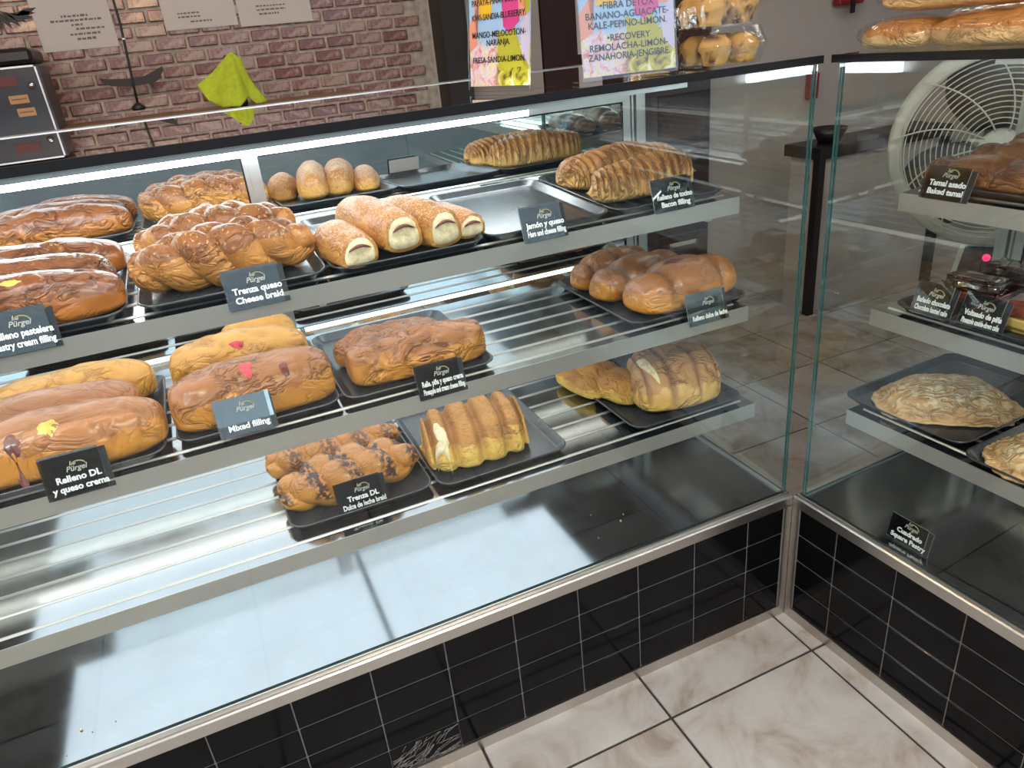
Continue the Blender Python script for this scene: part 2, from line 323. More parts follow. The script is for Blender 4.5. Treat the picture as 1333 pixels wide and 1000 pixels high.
# wall behind the counters, brick area with individual bricks
WY = 2.6
wb = ST(MB().box(FX0, .075, WY, WY+.12, 0, H).build('wall_back', MT['mortar']))
bw, bh = .132, .0545; random.seed(4)
meshes = []
for k in range(5):
    bm = bmesh.new(); bmesh.ops.create_cube(bm, size=1)
    for v in bm.verts: v.co = Vector((v.co.x*(bw-.013), v.co.y*.012, v.co.z*(bh-.012)))
    bmesh.ops.bevel(bm, geom=list(bm.edges), offset=.003, segments=1, affect='EDGES')
    for v in bm.verts: v.co += Vector((random.uniform(-.0016, .0016), 0, random.uniform(-.0016, .0016)))
    me = bpy.data.meshes.new('brick'); bm.to_mesh(me); bm.free(); me.materials.append(MT['brick']); meshes.append(me)
z = 1.155; row = 0
while z < 1.93:
    x = -2.28+(row % 2)*bw/2
    while x < .075-bw/2+.01:
        o = bpy.data.objects.new('brick', meshes[random.randrange(5)]); COL.objects.link(o); o.parent = wb
        o.location = (x, WY-.002-random.uniform(0, .003), z); x += bw
    z += bh; row += 1
def brickpaper():
    m, nt, b = NT('distant_brick_pattern'); setp(b, (.2, .1, .08), .35)
    tc = node(nt, 'ShaderNodeTexCoord'); mp = node(nt, 'ShaderNodeMapping'); mp.inputs['Rotation'].default_value = (PI/2, 0, 0); nt.links.new(tc.outputs['Object'], mp.inputs[0])
    br = node(nt, 'ShaderNodeTexBrick'); br.inputs['Scale'].default_value = 1; br.inputs['Brick Width'].default_value = bw; br.inputs['Row Height'].default_value = bh; br.inputs['Mortar Size'].default_value = .006
    br.inputs['Color1'].default_value = (.11, .03, .02, 1); br.inputs['Color2'].default_value = (.28, .11, .08, 1); br.inputs['Mortar'].default_value = (.40, .34, .29, 1)
    nt.links.new(mp.outputs[0], br.inputs['Vector']); nt.links.new(br.outputs['Color'], b.inputs['Base Color']); return m
bpm = brickpaper(); wt = z-bh/2
MB().box(FX0, .074, WY-.003, WY, wt, H).build('upper_brickwork', bpm, wb)
MB().box(FX0, -2.35, WY-.003, WY, 0, wt).build('left_brickwork', bpm, wb)
MB().box(-2.35, .074, WY-.003, WY, 0, 1.125).build('lower_brickwork', bpm, wb)
ST(MB().box(.075, 4.3, WY, WY+.12, 0, H).build('wall_back_grey', MT['wallgrey']))
ST(MB().box(.085, .19, WY-.16, WY, 0, H).build('trim_1', MT['darkcol']))
ST(MB().box(.25, .64, WY-.05, WY, 0, H).build('trim_2', MT['wallwarm']))
d1 = ST(MB().box(.66, 1.72, WY-.03, WY, 0, 2.1).build('door_1', MT['maroon']))
MB().box(.86, 1.00, WY-.034, WY-.03, 1.36, 1.62).build('door_notice', MT['paper'], d1)
ST(MB().box(4.2, 4.3, FY0, 2.7, 0, H).build('wall_right', MT['wallgrey']))
ST(MB().box(FX0-.1, FX0, FY0, 2.7, 0, H).build('wall_left', MT['wallwarm']))
f = MB(); O_ = OPEN
f.box(FX0, O_['x0'], FY0-.1, FY0, 0, H); f.box(O_['x1'], 4.3, FY0-.1, FY0, 0, H); f.box(O_['x0'], O_['x1'], FY0-.1, FY0, 0, O_['z0']); f.box(O_['x0'], O_['x1'], FY0-.1, FY0, O_['z1'], H)
ST(f.build('wall_front', MT['wallfront']))
ST(MB().box(FX0-.1, 4.3, FY0-.1, 2.75, H, H+.1).build('ceiling', MT['ceil']))
for k, (x, y, pw, colr) in enumerate(LAMPS):
    t = empty('ceiling_lamp', (x, y, H-.06), 0, 'flat white ceiling lamp, %s' % ['added over the customer side to brighten the right case lips', 'over the customer side near the corner', 'over the right case', 'over the brown wooden counter', 'over the black desk'][k], 'lamp', 'ceiling lamps')
    MB().box(-.62, .62, -.17, .17, .03, .06).build('housing', MT['alu'], t)
    MB().box(-.6, .6, -.15, .15, .015, .03).build('diffuser', MT['lampdif'], t)
    l = area('lamp_light', (x, y, H-.065), (1.2, .3), pw, colr)

# ------------------------------------------------------------------ display cases
ROT = .047749; GX, GY = .00187, -.00127
HZ = 1.3925
SH = [(.145, 1.117, .08, .055), (.115, .868, .068, 0.0), (.085, .624, .06, 0.0)]     # lip y, z, end inset, slope
def shz(k, y): return SH[k][1]+SH[k][3]*(y-SH[k][0])
def glassbox(name, parent, x0, x1, y0, y1, z0, z1, thin, mat='glass', emat='edge'):
    mb = MB().box(x0, x1, y0, y1, z0, z1)
    me = mb.mesh(name); o = link(name, me, [MT[mat], MT[emat]], parent)
    ax = 'xyz'.index(thin)
    for p in me.polygons: p.material_index = 0 if abs(p.normal[ax]) > .5 else 1
    return o
def case(loc, rz, s, L, label, tile0, gy, gx, panel):
    """local frame: x runs along the front (viewer's right), y into the case; the corner is x=0 and the case extends to s*L"""
    R = empty('display_case', loc, rz, label, 'display case')
    X = lambda a: s*a            # distance from the corner -> local x
    # plinth
    pl = MB().box(X(.008), X(L), .012, .74, .0, .37).build('plinth', MT['plinth'], R)
    gr = MB().box(X(.018), X(L), .006, .012, .03, .354).build('grout_bed', MT['grout'], pl)
    xs = [.021]; x = tile0
    while x < L: xs.append(x); x += .16
    cache = {}
    for a, b in zip(xs[:-1], xs[1:]):
        wd = round(b-a, 4)
        if wd not in cache:
            me = MB().cbox(0, wd-.003, 0, .006, 0, .0772, .0016).mesh('tile'); me.materials.append(MT['tile']); cache[wd] = me
        for r in range(4):
            if s < 0 and r == 0 and abs(a-.932) < .01: continue
            o = bpy.data.objects.new('tile', cache[wd]); COL.objects.link(o); o.parent = pl
            xx = min(X(a), X(b)); o.location = (xx+.0015, .003+random.uniform(-.0004, .0004), .0325+r*.0805)
            o.rotation_euler.x = random.uniform(-.004, .004)
    if s < 0:
        random.seed(9); mb = MB(); mb.box(-1.092, -.932, .004, .007, .033, .110, 0)
        for k in range(70):
            cx, cz = random.uniform(-1.085, -.94), random.uniform(.036, .106); a = random.gauss(.45, .35); l = random.uniform(.008, .03)
            p0 = [max(-1.09, min(-.934, cx-l*math.cos(a))), .003, max(.035, min(.108, cz-l*math.sin(a)))]; p1 = [max(-1.09, min(-.934, cx+l*math.cos(a))), .003, max(.035, min(.108, cz+l*math.sin(a)))]
            mb.tube([p0, p1], .0007, 4, 1)
        mb.build('bare_adhesive_patch', [MT['tile'], MT['grout']], pl)['label'] = 'scraped patch where one black tile is missing'
    # steel frame of the plinth
    MB().box(X(0), X(L), 0, .02, .0, .031).build('bottom_rail', MT['rail'], R)
    MB().box(X(0), X(.018), 0, .02, .031, .356).build('corner_trim', MT['rail'], R)
    MB().prism([(0, .353), (0, .379), (.003, .382), (.010, .379), (gy-.004, .379), (gy-.004, .387), (gy-.001, .387), (gy-.001, .372), (.02, .353)], 'x', X(0), X(L)).build('top_rail', MT['rail'], R)
    MB().box(X(.002), X(.012), .02, .70, .30, .388).build('side_rail', MT['rail'], R)
    MB().box(X(.014), X(L), gy+.010, .66, .370, .3845).build('deck_sheet', MT['deck'], R)
    MB().box(X(.013), X(.021), gy+.008, .66, .3845, .3885).build('side_channel', MT['alu'], R)
    # glass
    fg = glassbox('front_glass', R, X(gx), X(L), gy, gy+.006, .374, HZ-.016, 'y', 'glass', 'edge')
    eg = glassbox('end_glass', R, X(gx), X(gx+.006), gy+.008, .66, .389, HZ-.016, 'x', 'glass', 'edge')
    glassbox('top_glass', R, X(-.002), X(L), gy-.004, .785, HZ-.008, HZ-.001, 'z', 'glass_top', 'edge_light')
    MB().box(X(-.002), X(L), gy-.005, gy+.003, HZ-.014, HZ).build('black_edge_strip', MT['black'], R)
    # shelves
    for k, (ly, lz, ins, sl) in enumerate(SH):
        yb = .60; a = (sl*(yb-ly))
        sh = MB().add([(X(ins), ly, lz-.003), (X(L-.02), ly, lz-.003), (X(L-.02), yb, lz-.003+a), (X(ins), yb, lz-.003+a),
                       (X(ins), ly, lz), (X(L-.02), ly, lz), (X(L-.02), yb, lz+a), (X(ins), yb, lz+a)],
                      [(0, 1, 2, 3), (4, 5, 6, 7), (0, 1, 5, 4), (1, 2, 6, 5), (2, 3, 7, 6), (3, 0, 4, 7)]).build('shelf', MT['deck'], R)
        MB().box(X(ins), X(L-.02), ly-.002, ly, lz-.036, lz+.0006).build('lip', MT['lip'], sh)
        rm = None
        for q in range(8):
            y = ly+.03+q*.0655
            if y > .585: break
            r_ = MB().prism([(-.004, 0), (-.0018, .0026), (.0018, .0026), (.004, 0)], 'x', X(ins+.02), X(L-.04))
            if rm is None: rm = r_.mesh('ridge'); rm.materials.append(MT['lip'])
            o = bpy.data.objects.new('ridge', rm); COL.objects.link(o); o.parent = sh; o.location = (0, y, shz(k, y))
        if panel:
            pn = MB().box(X(panel[0]), X(panel[1]), ly+.02, .585, lz-.012, lz-.006).build('under_shelf_light', MT['panel'], sh)
            if sl: pn.rotation_euler = (0, 0, 0)
        if k < 2: MB().box(X(ins+.1), X(L-.1), .555, .575, lz-.024+a*.9, lz-.013+a*.9).build('under_shelf_strip', MT['strip'], sh)
        for q in (ins+.05, 1.0, L-.2):
            MB().box(X(q), X(q+.012), ly+.03, yb+.01, lz-.05+min(0, a), lz-.004).build('bracket', MT['alu'], sh)
    # sliding mirror doors and frame at the back
    yb = .640
    MB().box(X(.0), X(.028), yb-.008, yb+.035, .37, HZ-.008).build('rear_post', MT['alu'], R)
    MB().box(X(.034), X(.040), yb-.004, yb+.02, .40, 1.34).build('rear_post_liner', MT['alu'], R)
    MB().box(X(.03), X(L), yb+.022, yb+.034, 1.322, 1.342).build('rear_top_track', MT['alu'], R)
    MB().box(X(.03), X(L), yb-.01, yb+.03, .372, .400).build('rear_bottom_track', MT['alu'], R)
    nd = 0; a = .045
    while a < L-.1:
        b = min(a+1.0, L-.02); yy = yb+(.0 if nd % 2 == 0 else .010)
        D = MB().box(X(a+.02), X(b-.01), yy, yy+.005, .42, 1.30).build('mirror_door', MT['mirror'], R)
        fr = MB(); fr.box(X(a), X(a+.022), yy-.004, yy+.010, .40, 1.325); fr.box(X(b-.024), X(b), yy-.004, yy+.010, .40, 1.325)
        fr.box(X(a+.022), X(b-.024), yy-.004, yy+.010, 1.297, 1.325); fr.box(X(a+.022), X(b-.024), yy-.004, yy+.010, .40, .424)
        fr.build('door_frame', MT['alu'], D)
        gk = MB(); gk.box(X(a+.022), X(a+.026), yy-.003, yy, .424, 1.297); gk.box(X(a+.026), X(b-.028), yy-.003, yy, 1.293, 1.297)
        gk.build('black_gasket', MT['black'], D)
        nd += 1; a = b-.012
    # front housing under the top edge, with an added hidden fill tube
    hs = MB().box(X(.30), X(L-.05), .035, .085, HZ-.024, HZ-.010).build('light_housing', MT['alu'], R)
    MB().tube([(X(.42), .092, HZ-.018), (X(L-.1), .092, HZ-.019)], .008, 10).build('added_fill_tube', MT['front_fill'], hs)
    MB().box(X(.36), X(L-.06), .604, .630, 1.300, 1.327).build('rear_light_strip', MT['led'], R)
    MB().box(X(0), X(L), .735, .790, HZ-.010, HZ+.0005).build('rear_edge_strip', MT['alu'], R)
    return R
random.seed(3)
LC = case((0, 0, 0), 0, -1, 2.5, 'long glass bakery display case with three shelves, left of the corner', .132, .018, .0065, (.43, 1.74))
RC = case((GX, GY, 0), ROT-PI/2, 1, 2.2, 'glass bakery display case running towards the right edge', .134, .012, .015, (.62, 1.9))
def Wl(c, p, rz=0):
    """local case point -> world"""
    if c == 'L': return Vector(p), rz
    a = ROT-PI/2; x, y, z = p
    return Vector((GX+x*math.cos(a)-y*math.sin(a), GY+x*math.sin(a)+y*math.cos(a), z)), rz+a

# ------------------------------------------------------------------ trays
def tray_mesh(w, d, h=.016, r=.035):
    vs = []; n = 6; rings = []
    def ring(ins, z, rr):
        pts = []
        for cx, cy, a0 in ((w/2, d/2, 0), (-w/2, d/2, PI/2), (-w/2, -d/2, PI), (w/2, -d/2, 1.5*PI)):
            sx = 1 if cx > 0 else -1; sy = 1 if cy > 0 else -1
            ox, oy = cx-sx*(ins+rr), cy-sy*(ins+rr)
            for k in range(n+1):
                t = a0+PI/2*k/n; pts.append((ox+rr*math.cos(t), oy+rr*math.sin(t), z))
        return pts
    for ins, z, rr in ((.016, 0, r-.012), (.004, h*.75, r-.003), (0, h-.002, r), (0, h, r), (.0025, h+.0008, r-.001), (.006, h-.001, r-.004), (.017, .0045, r-.012), (.021, .003, r-.014)):
        rings.append(ring(ins, z, rr))
    N = len(rings[0]); fs = []
    for rg in rings: vs += rg
    for i in range(len(rings)-1):
        for k in range(N): fs.append((i*N+k, i*N+(k+1) % N, (i+1)*N+(k+1) % N, (i+1)*N+k))
    fs.append(list(range((len(rings)-1)*N, len(rings)*N))); fs.append(list(range(N))[::-1])
    mb = MB(); mb.add(vs, fs[:-2], 0, True); mb.f.append(fs[-2]); mb.m.append(0); mb.s.append(False); mb.f.append(fs[-1]); mb.m.append(0); mb.s.append(False)
    me = mb.mesh('tray'); me.materials.append(MT['tray']); return me
tcache = {}
def tray(c, k, x0, x1, y0, label, d=.40, rz=0, lift=0.004):
    wd = round(x1-x0, 3)
    if (wd, d) not in tcache: tcache[(wd, d)] = tray_mesh(wd, d)
    o = bpy.data.objects.new('tray', tcache[(wd, d)]); COL.objects.link(o)
    yc = y0+d/2; z = shz(k, yc)+lift
    loc, rr = Wl(c, ((x0+x1)/2, yc, z), rz); o.location = loc; o.rotation_euler = (math.atan(SH[k][3]), 0, rr)
    tag(o, label, 'tray', 'charcoal serving trays on the display shelves'); return o
tray('L', 0, -1.64, -1.322, .150, 'dark tray under the glossy pastry cream rolls, far left of the top shelf')
tray('L', 0, -1.305, -.985, .150, 'dark tray under the two cheese braids on the top shelf')
tray('L', 0, -.980, -.678, .145, 'dark tray under the speckled ham rolls')
tray('L', 0, -.674, -.392, .155, 'empty grey tray on the top shelf beside the speckled ham rolls')
tray('L', 0, -.385, -.10, .155, 'dark tray under the striped bacon loaves')
tray('L', 1, -1.655, -1.328, .125, 'dark tray under the three long milk loaves at the left of the middle shelf')
tray('L', 1, -1.312, -1.012, .140, 'dark tray under the pink filled loaves on the middle shelf')
tray('L', 1, -1.008, -.69, .135, 'dark tray under the wrinkled pineapple loaf')
tray('L', 1, -.365, -.045, .130, 'dark tray under the plump caramel rolls at the right of the middle shelf')
tray('L', 2, -1.165, -.862, .135, 'dark tray under the caramel streaked braids on the lowest shelf')
tray('L', 2, -.855, -.545, .120, 'dark tray under the yellow ridged loaf on the lowest shelf')
tray('L', 2, -.385, -.075, .100, 'dark tray under the pale scored loaf, right end of the lowest shelf')
tray('R', 2, .02, .322, .105, 'dark tray under the whole flat pastry in the right hand case')
tray('R', 2, .335, .64, .075, 'dark tray under the flat pastry cut by the right edge of the photo')
tray('R', 1, .10, .42, .13, 'dark tray under the glazed cakes in the right hand case')
tray('R', 0, .09, .46, .16, 'dark tray under the baked corn loaves in the right hand case')

# ------------------------------------------------------------------ breads
def mesh_attr(me, name, vals):
    a = me.attributes.new(name, 'FLOAT', 'POINT'); a.data.foreach_set('value', vals)
def sgnp(v, p): return math.copysign(abs(v)**p, v)
def creases(q, seed, fr, wd):
    n = noise.noise(Vector(q)*fr+Vector((seed*3.1, seed*1.7, seed*.9)))
    return math.exp(-(n/wd)**2)
def loaf_mesh(L, W, Hh, seed=0, tp=.55, bend=0, lobes=0, ldepth=.10, lw=.012, slant=0, wr=.0, wfr=22, wwd=.06, lump=.004, cut=0, nt=84, ns=44, taper=0, pinch=0, flat=.32, lobeflare=0, bulge=0, dk=.6):
    vs = []; hg = []; da = []; pa = []
    for i in range(nt+1):
        s = i/nt; xx = -math.cos(PI*s)*L/2; c = 2*xx/L
        r = max(0, 1-abs(c)**(2/tp))**.5 if abs(c) < 1 else 0
        r = max(0., math.sin(PI*s))**tp
        if cut > 0 and s > .5: r = max(r, 1-(1-.80)*((s-.5)*2)**2); xx = xx if s < .5 else (s-.5)*L
        if cut > 0 and s > .5: xx = (s-.5)*2*L/2
        r *= 1+taper*c+bulge*(1-c*c)
        for j in range(ns):
            t = 2*PI*j/ns; ct, st = math.cos(t), math.sin(t)
            y = W/2*r*sgnp(ct, .92); zz = flat*Hh+((1-flat)*Hh*sgnp(st, .9)*r if st > 0 else flat*Hh*sgnp(st, .55)*min(1, r*1.15))
            x_ = xx+slant*(ct*.5)*W
            d = noise.noise(Vector((xx*11+seed*5, y*16, zz*16+seed)))*lump + noise.noise(Vector((xx*38+seed*5, y*38, zz*38+seed)))*lump*.3
            k = 0
            upf = max(0, min(1, st*1.6+.55))
            if lobes:
                ph = (s*lobes if not cut else s*lobes)
                ph += slant*ct*.0; fr = ph-math.floor(ph); dist = min(fr, 1-fr)/lobes*L
                wob = noise.noise(Vector((ct*2+seed, xx*8, 3)))*.004
                e = math.exp(-((dist+wob)/lw)**2)
                if .02 < s < .98: d -= ldepth*Hh*e*upf; k = max(k, e*.8*upf)
                if lobeflare and st < .35: y += math.copysign(lobeflare*(1-e)*max(0, .35-st), ct)
            if wr:
                e = creases((xx*.6, y*1.4, zz*1.4), seed, wfr, wwd)*upf
                msk = max(0, min(1, noise.noise(Vector((xx*9, y*9, seed+7)))*2.2+.75))
                d -= wr*e*msk; d += wr*.7*msk*noise.noise(Vector((xx*30, y*30, zz*30+seed)))
                k = max(k, e*msk*.55)
            if pinch:
                e = math.exp(-((ct*W/2*r-pinch[0])/.006)**2)*(1 if st > 0 else 0); d -= pinch[1]*e; k = max(k, e*.6)
            n = Vector((0, ct*.9, st if st > 0 else 0)); p = Vector((x_, y+bend*(1-c*c), max(0.0005, zz)))+n*d
            vs.append(p); hg.append(max(0, min(1, p.z/Hh))); da.append(min(1, k*dk)); pa.append(0)
    N = ns; fs = [(i*N+j, (i+1)*N+j, (i+1)*N+(j+1) % N, i*N+(j+1) % N) for i in range(nt) for j in range(N)]
    fs.append(list(range(N))); fs.append([nt*N+j for j in range(N)][::-1])
    me = bpy.data.meshes.new('bread'); me.from_pydata([tuple(v) for v in vs], [], fs)
    mesh_attr(me, 'hgt', hg); mesh_attr(me, 'dark', da); mesh_attr(me, 'pale', pa)
    for p in me.polygons: p.use_smooth = True
    return me
def put(c, k, a, b, zoff=.006):
    """centre, heading and length for a bread lying between two tips on shelf k of case c"""
    cx, cy = (a[0]+b[0])/2, (a[1]+b[1])/2; L = math.hypot(b[0]-a[0], b[1]-a[1]); an = math.atan2(b[1]-a[1], b[0]-a[0])
    loc, rz = Wl(c, (cx, cy, shz(k, cy)+.004+zoff-.003), an); return loc, rz, L
def bread(c, k, a, b, W, Hh, mat, name, label, cat, group, zoff=.0, tilt=0, **kw):
    loc, rz, L = put(c, k, a, b, .006+zoff); me = loaf_mesh(L, W, Hh, **kw)
    o = link(name, me, BR[mat], None, loc); o.rotation_euler = (tilt, 0, rz)
    return tag(o, label, cat, group)
def surf(o, x, y):
    """height of a bread's crust under local x, y (nearest top vertex)"""
    best = None
    for v in o.data.vertices:
        d = (v.co.x-x)**2+(v.co.y-y)**2
        if v.co.z > .3*max(.02, 0) and (best is None or d < best[0]-1e-9) and v.co.z > .012: best = (d, v.co)
    return best[1]
def patch(o, name, mat, x, y, rx, ry, seed=0, lift=.0012, rough=.25, label=None):
    """an irregular patch of filling or torn dough following the crust, with its own thickness"""
    from mathutils.bvhtree import BVHTree
    me = o.data; bv = BVHTree.FromPolygons([v.co for v in me.vertices], [list(p.vertices) for p in me.polygons])
    mb = MB(); rings = [(0, 1.0), (.35, 1), (.65, .9), (.88, .6), (1.0, -.9)]; N = 22; vs = []
    for ri, (rr, hh) in enumerate(rings):
        for j in range(N):
            t = 2*PI*j/N; q = 1+rough*noise.noise(Vector((math.cos(t)*1.6+seed, math.sin(t)*1.6, seed)))*1.8
            px, py = x+rx*rr*q*math.cos(t), y+ry*rr*q*math.sin(t)
            hit = bv.ray_cast(Vector((px, py, 1)), Vector((0, 0, -1)))
            hz = hit[0].z if hit[0] else .01
            nn = hit[1] if hit[0] else Vector((0, 0, 1))
            if nn.z < 0: nn = -nn
            vs.append(Vector((px, py, hz))+nn*lift*hh*(1+.8*noise.noise(Vector((px*90, py*90, seed)))))
    fs = [(i*N+j, i*N+(j+1) % N, (i+1)*N+(j+1) % N, (i+1)*N+j) for i in range(len(rings)-1) for j in range(N)]
    mb.add(vs, fs, 0, True); p = mb.build(name, MT[mat], o)
    if label: p['label'] = label
    return p
G1 = 'pastry cream rolls'; 
bread('L', 0, (-1.66, .215), (-1.318, .205), .105, .088, 'glossy', 'cream_roll', 'glossy dark brown filled roll, front one behind the pastry cream sign', 'bread', G1, seed=1, wr=.0035, wwd=.07, tp=.5, nt=100)
o = bread('L', 0, (-1.67, .325), (-1.335, .315), .105, .088, 'glossy', 'cream_roll', 'wrinkled brown filled roll in the middle of three on the far left tray', 'bread', G1, seed=2, wr=.005, wwd=.08, tp=.5, nt=100)
bread('L', 0, (-1.66, .430), (-1.322, .43), .10, .085, 'glossy', 'cream_roll', 'brown filled roll with twisted end, rearmost on the far left tray', 'bread', G1, seed=3, wr=.006, wwd=.09, wfr=18, tp=.5, nt=100)
o = [q for q in bpy.data.objects if q.name == 'cream_roll'][0]
patch(o, 'painted_glare_patch', 'cream_and_glare', .02, -.028, .016, .005, 5)  # orange-yellow glare on the crust, painted as a cream coloured patch

def braid(c, k, a, b, W, Hh, mat, name, label, group, turns=1.5, seed=0, R=.5, dark=0, base=.35):
    loc, rz, L = put(c, k, a, b); root = empty(name, loc, rz, label, 'bread', group)
    for q in range(3):
        ph = 2*PI*q/3; vs = []; hg = []; da = []; nt, ns = 90, 20; cen = []
        for i in range(nt+1):
            s = i/nt; env = (max(.0, math.sin(PI*(s*.94+.03))))**.45
            th = 2*PI*turns*s+ph
            y = W*.27*env*math.sin(th); z = Hh*(base+.15*math.sin(2*th)*env); cen.append((Vector((L*(s-.5), y, z)), env))
        for i in range(nt+1):
            p, env = cen[i]; d = (cen[min(i+1, nt)][0]-cen[max(i-1, 0)][0]).normalized(); aa = d.cross(Vector((0, 0, 1))).normalized(); bb = aa.cross(d)
            endf = min(1, i/5, (nt-i)/5)**.5; s = i/nt
            fat = 1+.16*math.sin(4*PI*turns*s+2*ph+.6)
            for j in range(ns):
                t = 2*PI*j/ns; rr = W*.5*R*env*endf*fat
                v = p+aa*math.cos(t)*rr+bb*math.sin(t)*rr*(Hh/W*1.35)
                n = (v-p); n = n.normalized() if n.length > 1e-6 else Vector((0, 0, 1))
                v = v+n*(noise.noise(v*24+Vector((seed, q, 0)))*.0035 - .003*creases((v.x, v.y, v.z), seed+q, 30, .07)*(1 if n.z > -.2 else 0))
                v.z = max(.0008, v.z); vs.append(v); hg.append(min(1, v.z/Hh)); 
                dd = 0
                if dark:
                    st = math.sin(v.x/L*2*PI*turns*3*.98+seed+v.y*22); dd = max(0, min(1, (st-.05)*4))*(1 if n.z > -.1 else 0)*dark
                da.append(dd)
        fs = [(i*ns+j, (i+1)*ns+j, (i+1)*ns+(j+1) % ns, i*ns+(j+1) % ns) for i in range(nt) for j in range(ns)]+[list(range(ns)), [nt*ns+j for j in range(ns)][::-1]]
        me = bpy.data.meshes.new('strand'); me.from_pydata([tuple(v) for v in vs], [], fs)
        mesh_attr(me, 'hgt', hg); mesh_attr(me, 'dark', da); mesh_attr(me, 'pale', [0]*len(vs))
        link('strand', me, BR[mat], root, smooth=True)
    return root
braid('L', 0, (-1.31, .255), (-.985, .262), .130, .118, 'braid', 'cheese_braid', 'toasted plaited cheese braid at the front, behind the cheese braid sign', 'cheese braids', 1.75, 1, R=.50)
braid('L', 0, (-1.30, .40), (-.995, .42), .135, .118, 'braid', 'cheese_braid', 'floury plaited cheese braid behind the front braid on the top shelf', 'cheese braids', 1.75, 2, R=.50)
braid('L', 2, (-1.17, .235), (-.862, .255), .140, .100, 'choco', 'caramel_braid', 'plaited braid streaked with dark caramel, front one on the lowest shelf', 'caramel braids', 1.45, 3, dark=1, R=.54)
braid('L', 2, (-1.18, .385), (-.868, .385), .135, .090, 'choco', 'caramel_braid', 'golden plaited braid with thin caramel streaks, half under the shelf above', 'caramel braids', 1.45, 4, dark=.8, R=.54)

def hamroll(a, b, W, Hh, label, seed, zoff=0):
    o = bread('L', 0, a, b, W, Hh, 'roll', 'ham_roll', label, 'bread', 'ham and cheese rolls', zoff=zoff, seed=seed, cut=1, tp=.5, wr=.0025, lump=.005, nt=60, ns=36)
    L = math.hypot(b[0]-a[0], b[1]-a[1]); me = o.data; ns = 36; base = 60*ns
    ring = [me.vertices[base+j].co.copy() for j in range(ns)]; cc = sum(ring, Vector())/ns
    vs = []; rings = [(.84, -.0012), (.80, .0012), (.6, .004), (.3, .0055), (0.02, .005)]
    for rr, dx in rings:
        for j in range(ns):
            p = cc+(ring[j]-cc)*rr; vs.append(p+Vector((dx+.002*noise.noise(p*140), 0, 0)))
    fs = [(i*ns+j, i*ns+(j+1) % ns, (i+1)*ns+(j+1) % ns, (i+1)*ns+j) for i in range(len(rings)-1) for j in range(ns)]
    MB().add(vs, fs, 0, True).build('cut_face', MT['crumb'], o)['label'] = 'pale torn crumb face'
    pts = [cc+Vector((.006, -.26*W+.5*W*q/8, .10*Hh*math.sin(q/8*PI)+.12*Hh)) for q in range(9)]
    MB().tube(pts, [.001, .003, .004, .005, .005, .005, .004, .003, .001], 8, flat=.55).build('ham_filling', MT['filling'], o)
    return o
hamroll((-.950, .330), (-.925, .150), .088, .070, 'speckled ham roll at the left of the four, lying flat', 11)
hamroll((-.885, .440), (-.838, .160), .090, .085, 'speckled ham roll second from left, raised on its neighbours', 12, .006)
hamroll((-.815, .400), (-.757, .165), .092, .084, 'large speckled ham roll third from left with open end', 13)
hamroll((-.735, .400), (-.693, .190), .078, .055, 'small low ham roll at the right end of the tray', 14)

bread('L', 0, (-.378, .270), (-.105, .285), .125, .088, 'bacon', 'bacon_loaf', 'striped golden loaf at the front beside the bacon sign', 'bread', 'bacon loaves', seed=21, lobes=17, ldepth=.07, lw=.0045, lump=.007, tp=.42, slant=.25, dk=1, nt=150, wr=.002)
bread('L', 0, (-.370, .405), (-.075, .415), .12, .090, 'bacon', 'bacon_loaf', 'striped golden loaf at the back beside the rear mirror', 'bread', 'bacon loaves', seed=22, lobes=19, ldepth=.07, lw=.0045, lump=.007, tp=.42, slant=-.2, dk=1, nt=150, wr=.002)

G2 = 'pink filled loaves'
o = bread('L', 1, (-1.312, .225), (-1.012, .225), .135, .108, 'fruit', 'guava_loaf', 'mottled brown loaf with pink spot, front one behind the sign with painted glare', 'bread', G2, seed=31, wr=.0055, wwd=.09, tp=.36, lump=.006, nt=110)
patch(o, 'pink_filling', 'pinkjam', -.004, -.030, .013, .017, 3, label='bright pink filling showing through')
patch(o, 'jam_spot', 'jam', .062, -.045, .010, .012, 4, lift=.0006)
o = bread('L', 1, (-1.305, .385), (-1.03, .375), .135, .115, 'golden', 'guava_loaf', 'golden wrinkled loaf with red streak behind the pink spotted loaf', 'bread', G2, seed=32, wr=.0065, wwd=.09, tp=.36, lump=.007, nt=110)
patch(o, 'pink_filling', 'pinkjam', .0, -.042, .014, .006, 6)
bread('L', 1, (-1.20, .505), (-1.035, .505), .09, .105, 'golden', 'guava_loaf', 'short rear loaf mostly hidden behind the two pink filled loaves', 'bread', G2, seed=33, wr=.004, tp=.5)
G3 = 'pineapple loaves'
o = bread('L', 1, (-.978, .225), (-.690, .230), .130, .096, 'fruit', 'pineapple_loaf', 'wrinkled brown loaf with pinched crest behind the pineapple sign', 'bread', G3, seed=41, wr=.008, wwd=.09, wfr=24, tp=.34, lump=.008, nt=120, pinch=(.012, .004))
bread('L', 1, (-.985, .335), (-.745, .345), .10, .075, 'fruit', 'pineapple_loaf', 'lighter low loaf tucked behind the wrinkled pineapple loaf', 'bread', G3, seed=42, wr=.007, wwd=.1, tp=.45, lump=.008, nt=100)
G4 = 'long milk loaves'
o = bread('L', 1, (-1.665, .205), (-1.322, .20), .135, .108, 'milk', 'milk_loaf', 'long shiny milk loaf with dark brown patch and yellow spot, frontmost', 'bread', G4, seed=51, wr=.0045, wwd=.06, tp=.46, nt=120)
patch(o, 'caramel_patch', 'jam', -.055, -.052, .013, .016, 2, lift=.0008, label='dark brown caramel patch')
patch(o, 'cream_spot', 'cream_and_glare', .00, -.042, .017, .013, 8, lift=.0005)
